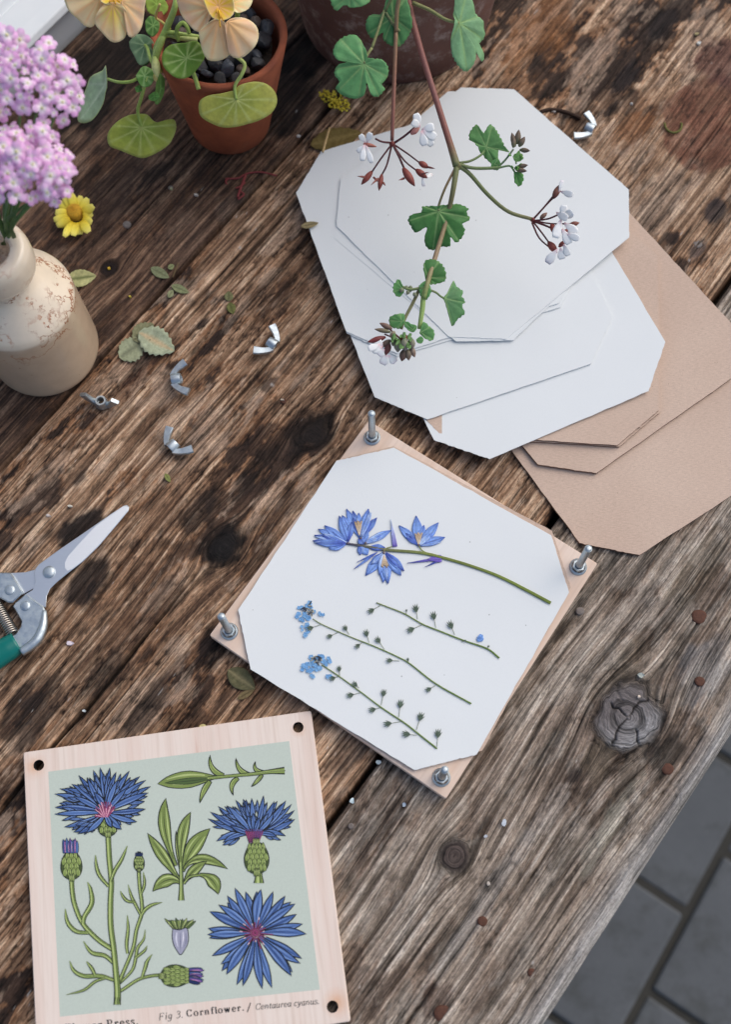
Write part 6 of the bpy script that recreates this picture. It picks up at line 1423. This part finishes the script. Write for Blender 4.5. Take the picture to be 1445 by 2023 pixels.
belf('bluebell flower standing apart above the stem', [((690,250),(590,150),11,'m'),((690,248),(625,190),9,'d'),((690,248),(678,100),13,'m'),((692,248),(718,148),10,'p'),((696,248),(792,135),12,'m'),((698,250),(825,210),11,'m'),((694,250),(760,190),10,'p')], ((690, 248), (690, 190)))
flat('bract', bb, pf(570, 258), pf(548, 118), 5, [1, .9, .7, .3, .05], (PV, VBp), None, .001); flat('bract', bb, pf(808, 318), pf(735, 322), 8, [.9, 1, .8, .4, .05], (PV, PV), None, .0012); flat('bract', bb, pf(770, 322), pf(632, 342), 3, [1, .8, .5, .1], (PV, VD), None, .001); flat('bract', bb, pf(780, 335), pf(722, 362), 2, [1, .8, .4, .1], (VD, VD), None, .001)
fstem('stem', bb, [pf(*p) for p in [(318,240),(400,252),(520,272),(700,287),(820,314),(950,352),(1100,407),(1250,482),(1366,544)]], [2.6, 3.6, 4.0, 3.8, 3.8, 4.0, 4.2], [srgb(70, 66, 96), srgb(104, 104, 84), SGn, srgb(112, 122, 66), srgb(120, 134, 66), srgb(110, 124, 60)], .0012)
fstem('flower_stalk', bb, [pf(*p) for p in [(690,250),(715,280),(770,300),(815,315)]], [1.4, 1.4, 1.6], [SGn, SGn], .0014); fstem('flower_stalk', bb, [pf(*p) for p in [(512,290),(520,268),(555,256)]], [1.4, 1.4], [srgb(150, 130, 100), SGn], .0016)
def calyx(parent, c, frm, s=1.0):
    """little dried seed cup with pointed sepals"""
    c = np.array(c, float); d = c-np.array(frm, float); d /= np.linalg.norm(d); sd = np.array([-d[1], d[0]]); base = c-d*12*s
    V_ = []; gc = srgb(92, 106, 92)
    cup = None
    for i, (u, L, w) in enumerate([(0, 38, 5.0), (-.28, 38, 4.6), (.28, 40, 4.6), (-.62, 30, 3.0), (.62, 31, 3.0)]):
        tip = base+(d*math.cos(u)+sd*math.sin(u))*L*s
        A, B = P(*pf(*base), ZP+.0006+i*.0001), P(*pf(*tip), ZP+.0012); q = .38754*SCALE(*pf(*base), ZP)
        v, f, T, X = blade_vf(A, B, w*s*q, [.7, 1, 1, .75, .4, .05], nseg=5, m=4, nrm=(0, 0, 1)); V_.append((v, f))
    V, F = join(*V_); rg = np.random.default_rng(int(c[0])); cc = np.tile(gc, (len(V), 1))*rg.uniform(.55, 1.25, (len(V), 1))
    o = mk('calyx', V, F, M['pressed'], parent, col=cc); fstem('flower_stalk', parent, [pf(*frm), pf(*((np.array(frm)+base)/2)), pf(*base)], [.7, .7], [srgb(116, 126, 96), srgb(110, 116, 92)], .0006)
def fmn(label, pts, r, cal, head=None):
    t = thing('pressed_forget_me_not', label, 'pressed flower', P(*pf(*pts[len(pts)//2]), ZP))
    fstem('stem', t, [pf(*p) for p in pts], r, [srgb(118, 128, 84), srgb(108, 126, 70), srgb(100, 122, 62)], .0008)
    for c in cal: calyx(t, c[0], c[1], c[2] if len(c) > 2 else 1.0)
    if head:
        hx, hy, blobs = head; rg = np.random.default_rng(int(hx))
        blobs = [(x+rg.normal()*r_*.5, y+rg.normal()*r_*.5, r_*rg.uniform(.42, .68)) for (x, y, r_) in blobs for _ in range(3)]
        for i, (x, y, r_) in enumerate(blobs):
            V_ = []
            for k in range(5):
                a = k*1.2566+rg.uniform(0, .5); A = P(*pf(x, y), ZP+.0002+i*.00002); B = P(*pf(x+r_*math.cos(a), y+r_*math.sin(a)), ZP+.0004+i*.00002)
                v, f, T, X = blade_vf(A, B, r_*.42*.38754*SCALE(*pf(x, y), ZP), [.4, .8, 1, .95, .6], nseg=4, m=4, nrm=(0, 0, 1)); V_.append((v, f))
            V, F = join(*V_); col = lerp(srgb(108, 160, 214), srgb(140, 186, 228), rg.uniform())
            mk('floret', V, F, M['pressed'], t, col=np.tile(col, (len(V), 1))*rg.uniform(.62, 1.15, (len(V), 1)))
        for k in range(15):
            a = rg.uniform(0, 6.28); x, y = hx+rg.uniform(-10, 30), hy+rg.uniform(-26, 26)
            L = rg.uniform(14, 26); dx, dy = L*math.cos(a), L*math.sin(a)
            flat('sepal', t, pf(x, y), pf(x+dx, y+dy), 1.5, [.5, 1, .8, .3], (srgb(70, 76, 80), srgb(206, 200, 180) if k % 2 else srgb(60, 66, 84)), None, .0022)
    return t
fmn('bare pressed forget-me-not stem with seed cups, nearest the bluebell stem', [(475,543),(520,560),(620,600),(710,652),(800,688),(920,735),(1040,777),(1103,825)], [1.6, 1.7, 1.9, 2.0, 2.4], [((452,582),(497,556)),((677,578),(685,627),1.1),((655,679),(712,654),1.1),((768,615),(778,670),1.1),((856,662),(875,706),1.15),((628,585),(628,602),.4),((1046,768),(1040,778),.4),((925,738),(910,742),.4)])
fmn('pressed forget-me-not with pale blue head, middle one of the three', [(150,625),(200,655),(330,712),(400,740),(480,772),(590,822),(650,857),(780,957),(960,1058)], [1.3, 1.4, 1.6, 1.8, 2.1], [((240,713),(288,690),.85),((318,676),(335,706),.85),((382,762),(407,742),.85),((425,703),(438,747),1),((486,738),(516,782),1),((546,838),(592,840),.9),((745,984),(777,965),.9),((636,835),(640,850),.5),((140,672),(190,655),1)],
    (118, 580, [(100,565,22),(135,560,22),(90,600,24),(80,625,20),(118,600,24),(150,585,22),(118,650,18),(125,690,20),(188,600,15),(108,670,15)]))
fmn('pressed forget-me-not with the fullest blue head, lowest on the sheet', [(195,860),(215,872),(290,922),(400,1002),(500,1077),(620,1157),(700,1220),(785,1287)], [1.4, 1.6, 1.7, 2.0, 2.1], [((285,884),(287,917),.85),((368,962),(387,978),.9),((346,1014),(392,1003),1),((511,1008),(499,1065),1),((459,1088),(500,1077),1),((597,1065),(589,1127),1.15),((538,1160),(597,1150),1.1),((699,1130),(679,1192),1.2),((633,1214),(682,1219),1.15),((789,1216),(784,1277),1.2),((255,928),(285,918),.9)],
    (160, 840, [(120,860,26),(140,820,26),(175,815,26),(205,830,24),(230,828,17),(125,890,22),(160,860,28),(190,870,24),(148,910,18),(105,880,18),(228,928,20),(218,855,17)]))
t = thing('pressed_petal', 'single tiny blue petal scrap beside the bare stem on the sheet', 'petal', P(*pf(1005, 722), ZP))
for a, b in [((1003,728),(990,736)), ((1005,725),(1012,705)), ((1006,726),(1020,735)), ((1004,724),(998,712))]:
    flat('petal', t, pf(*a), pf(*b), 4.5, [.5, 1, 1, .6], (srgb(110, 146, 206), srgb(120, 158, 214)), None, .0006)
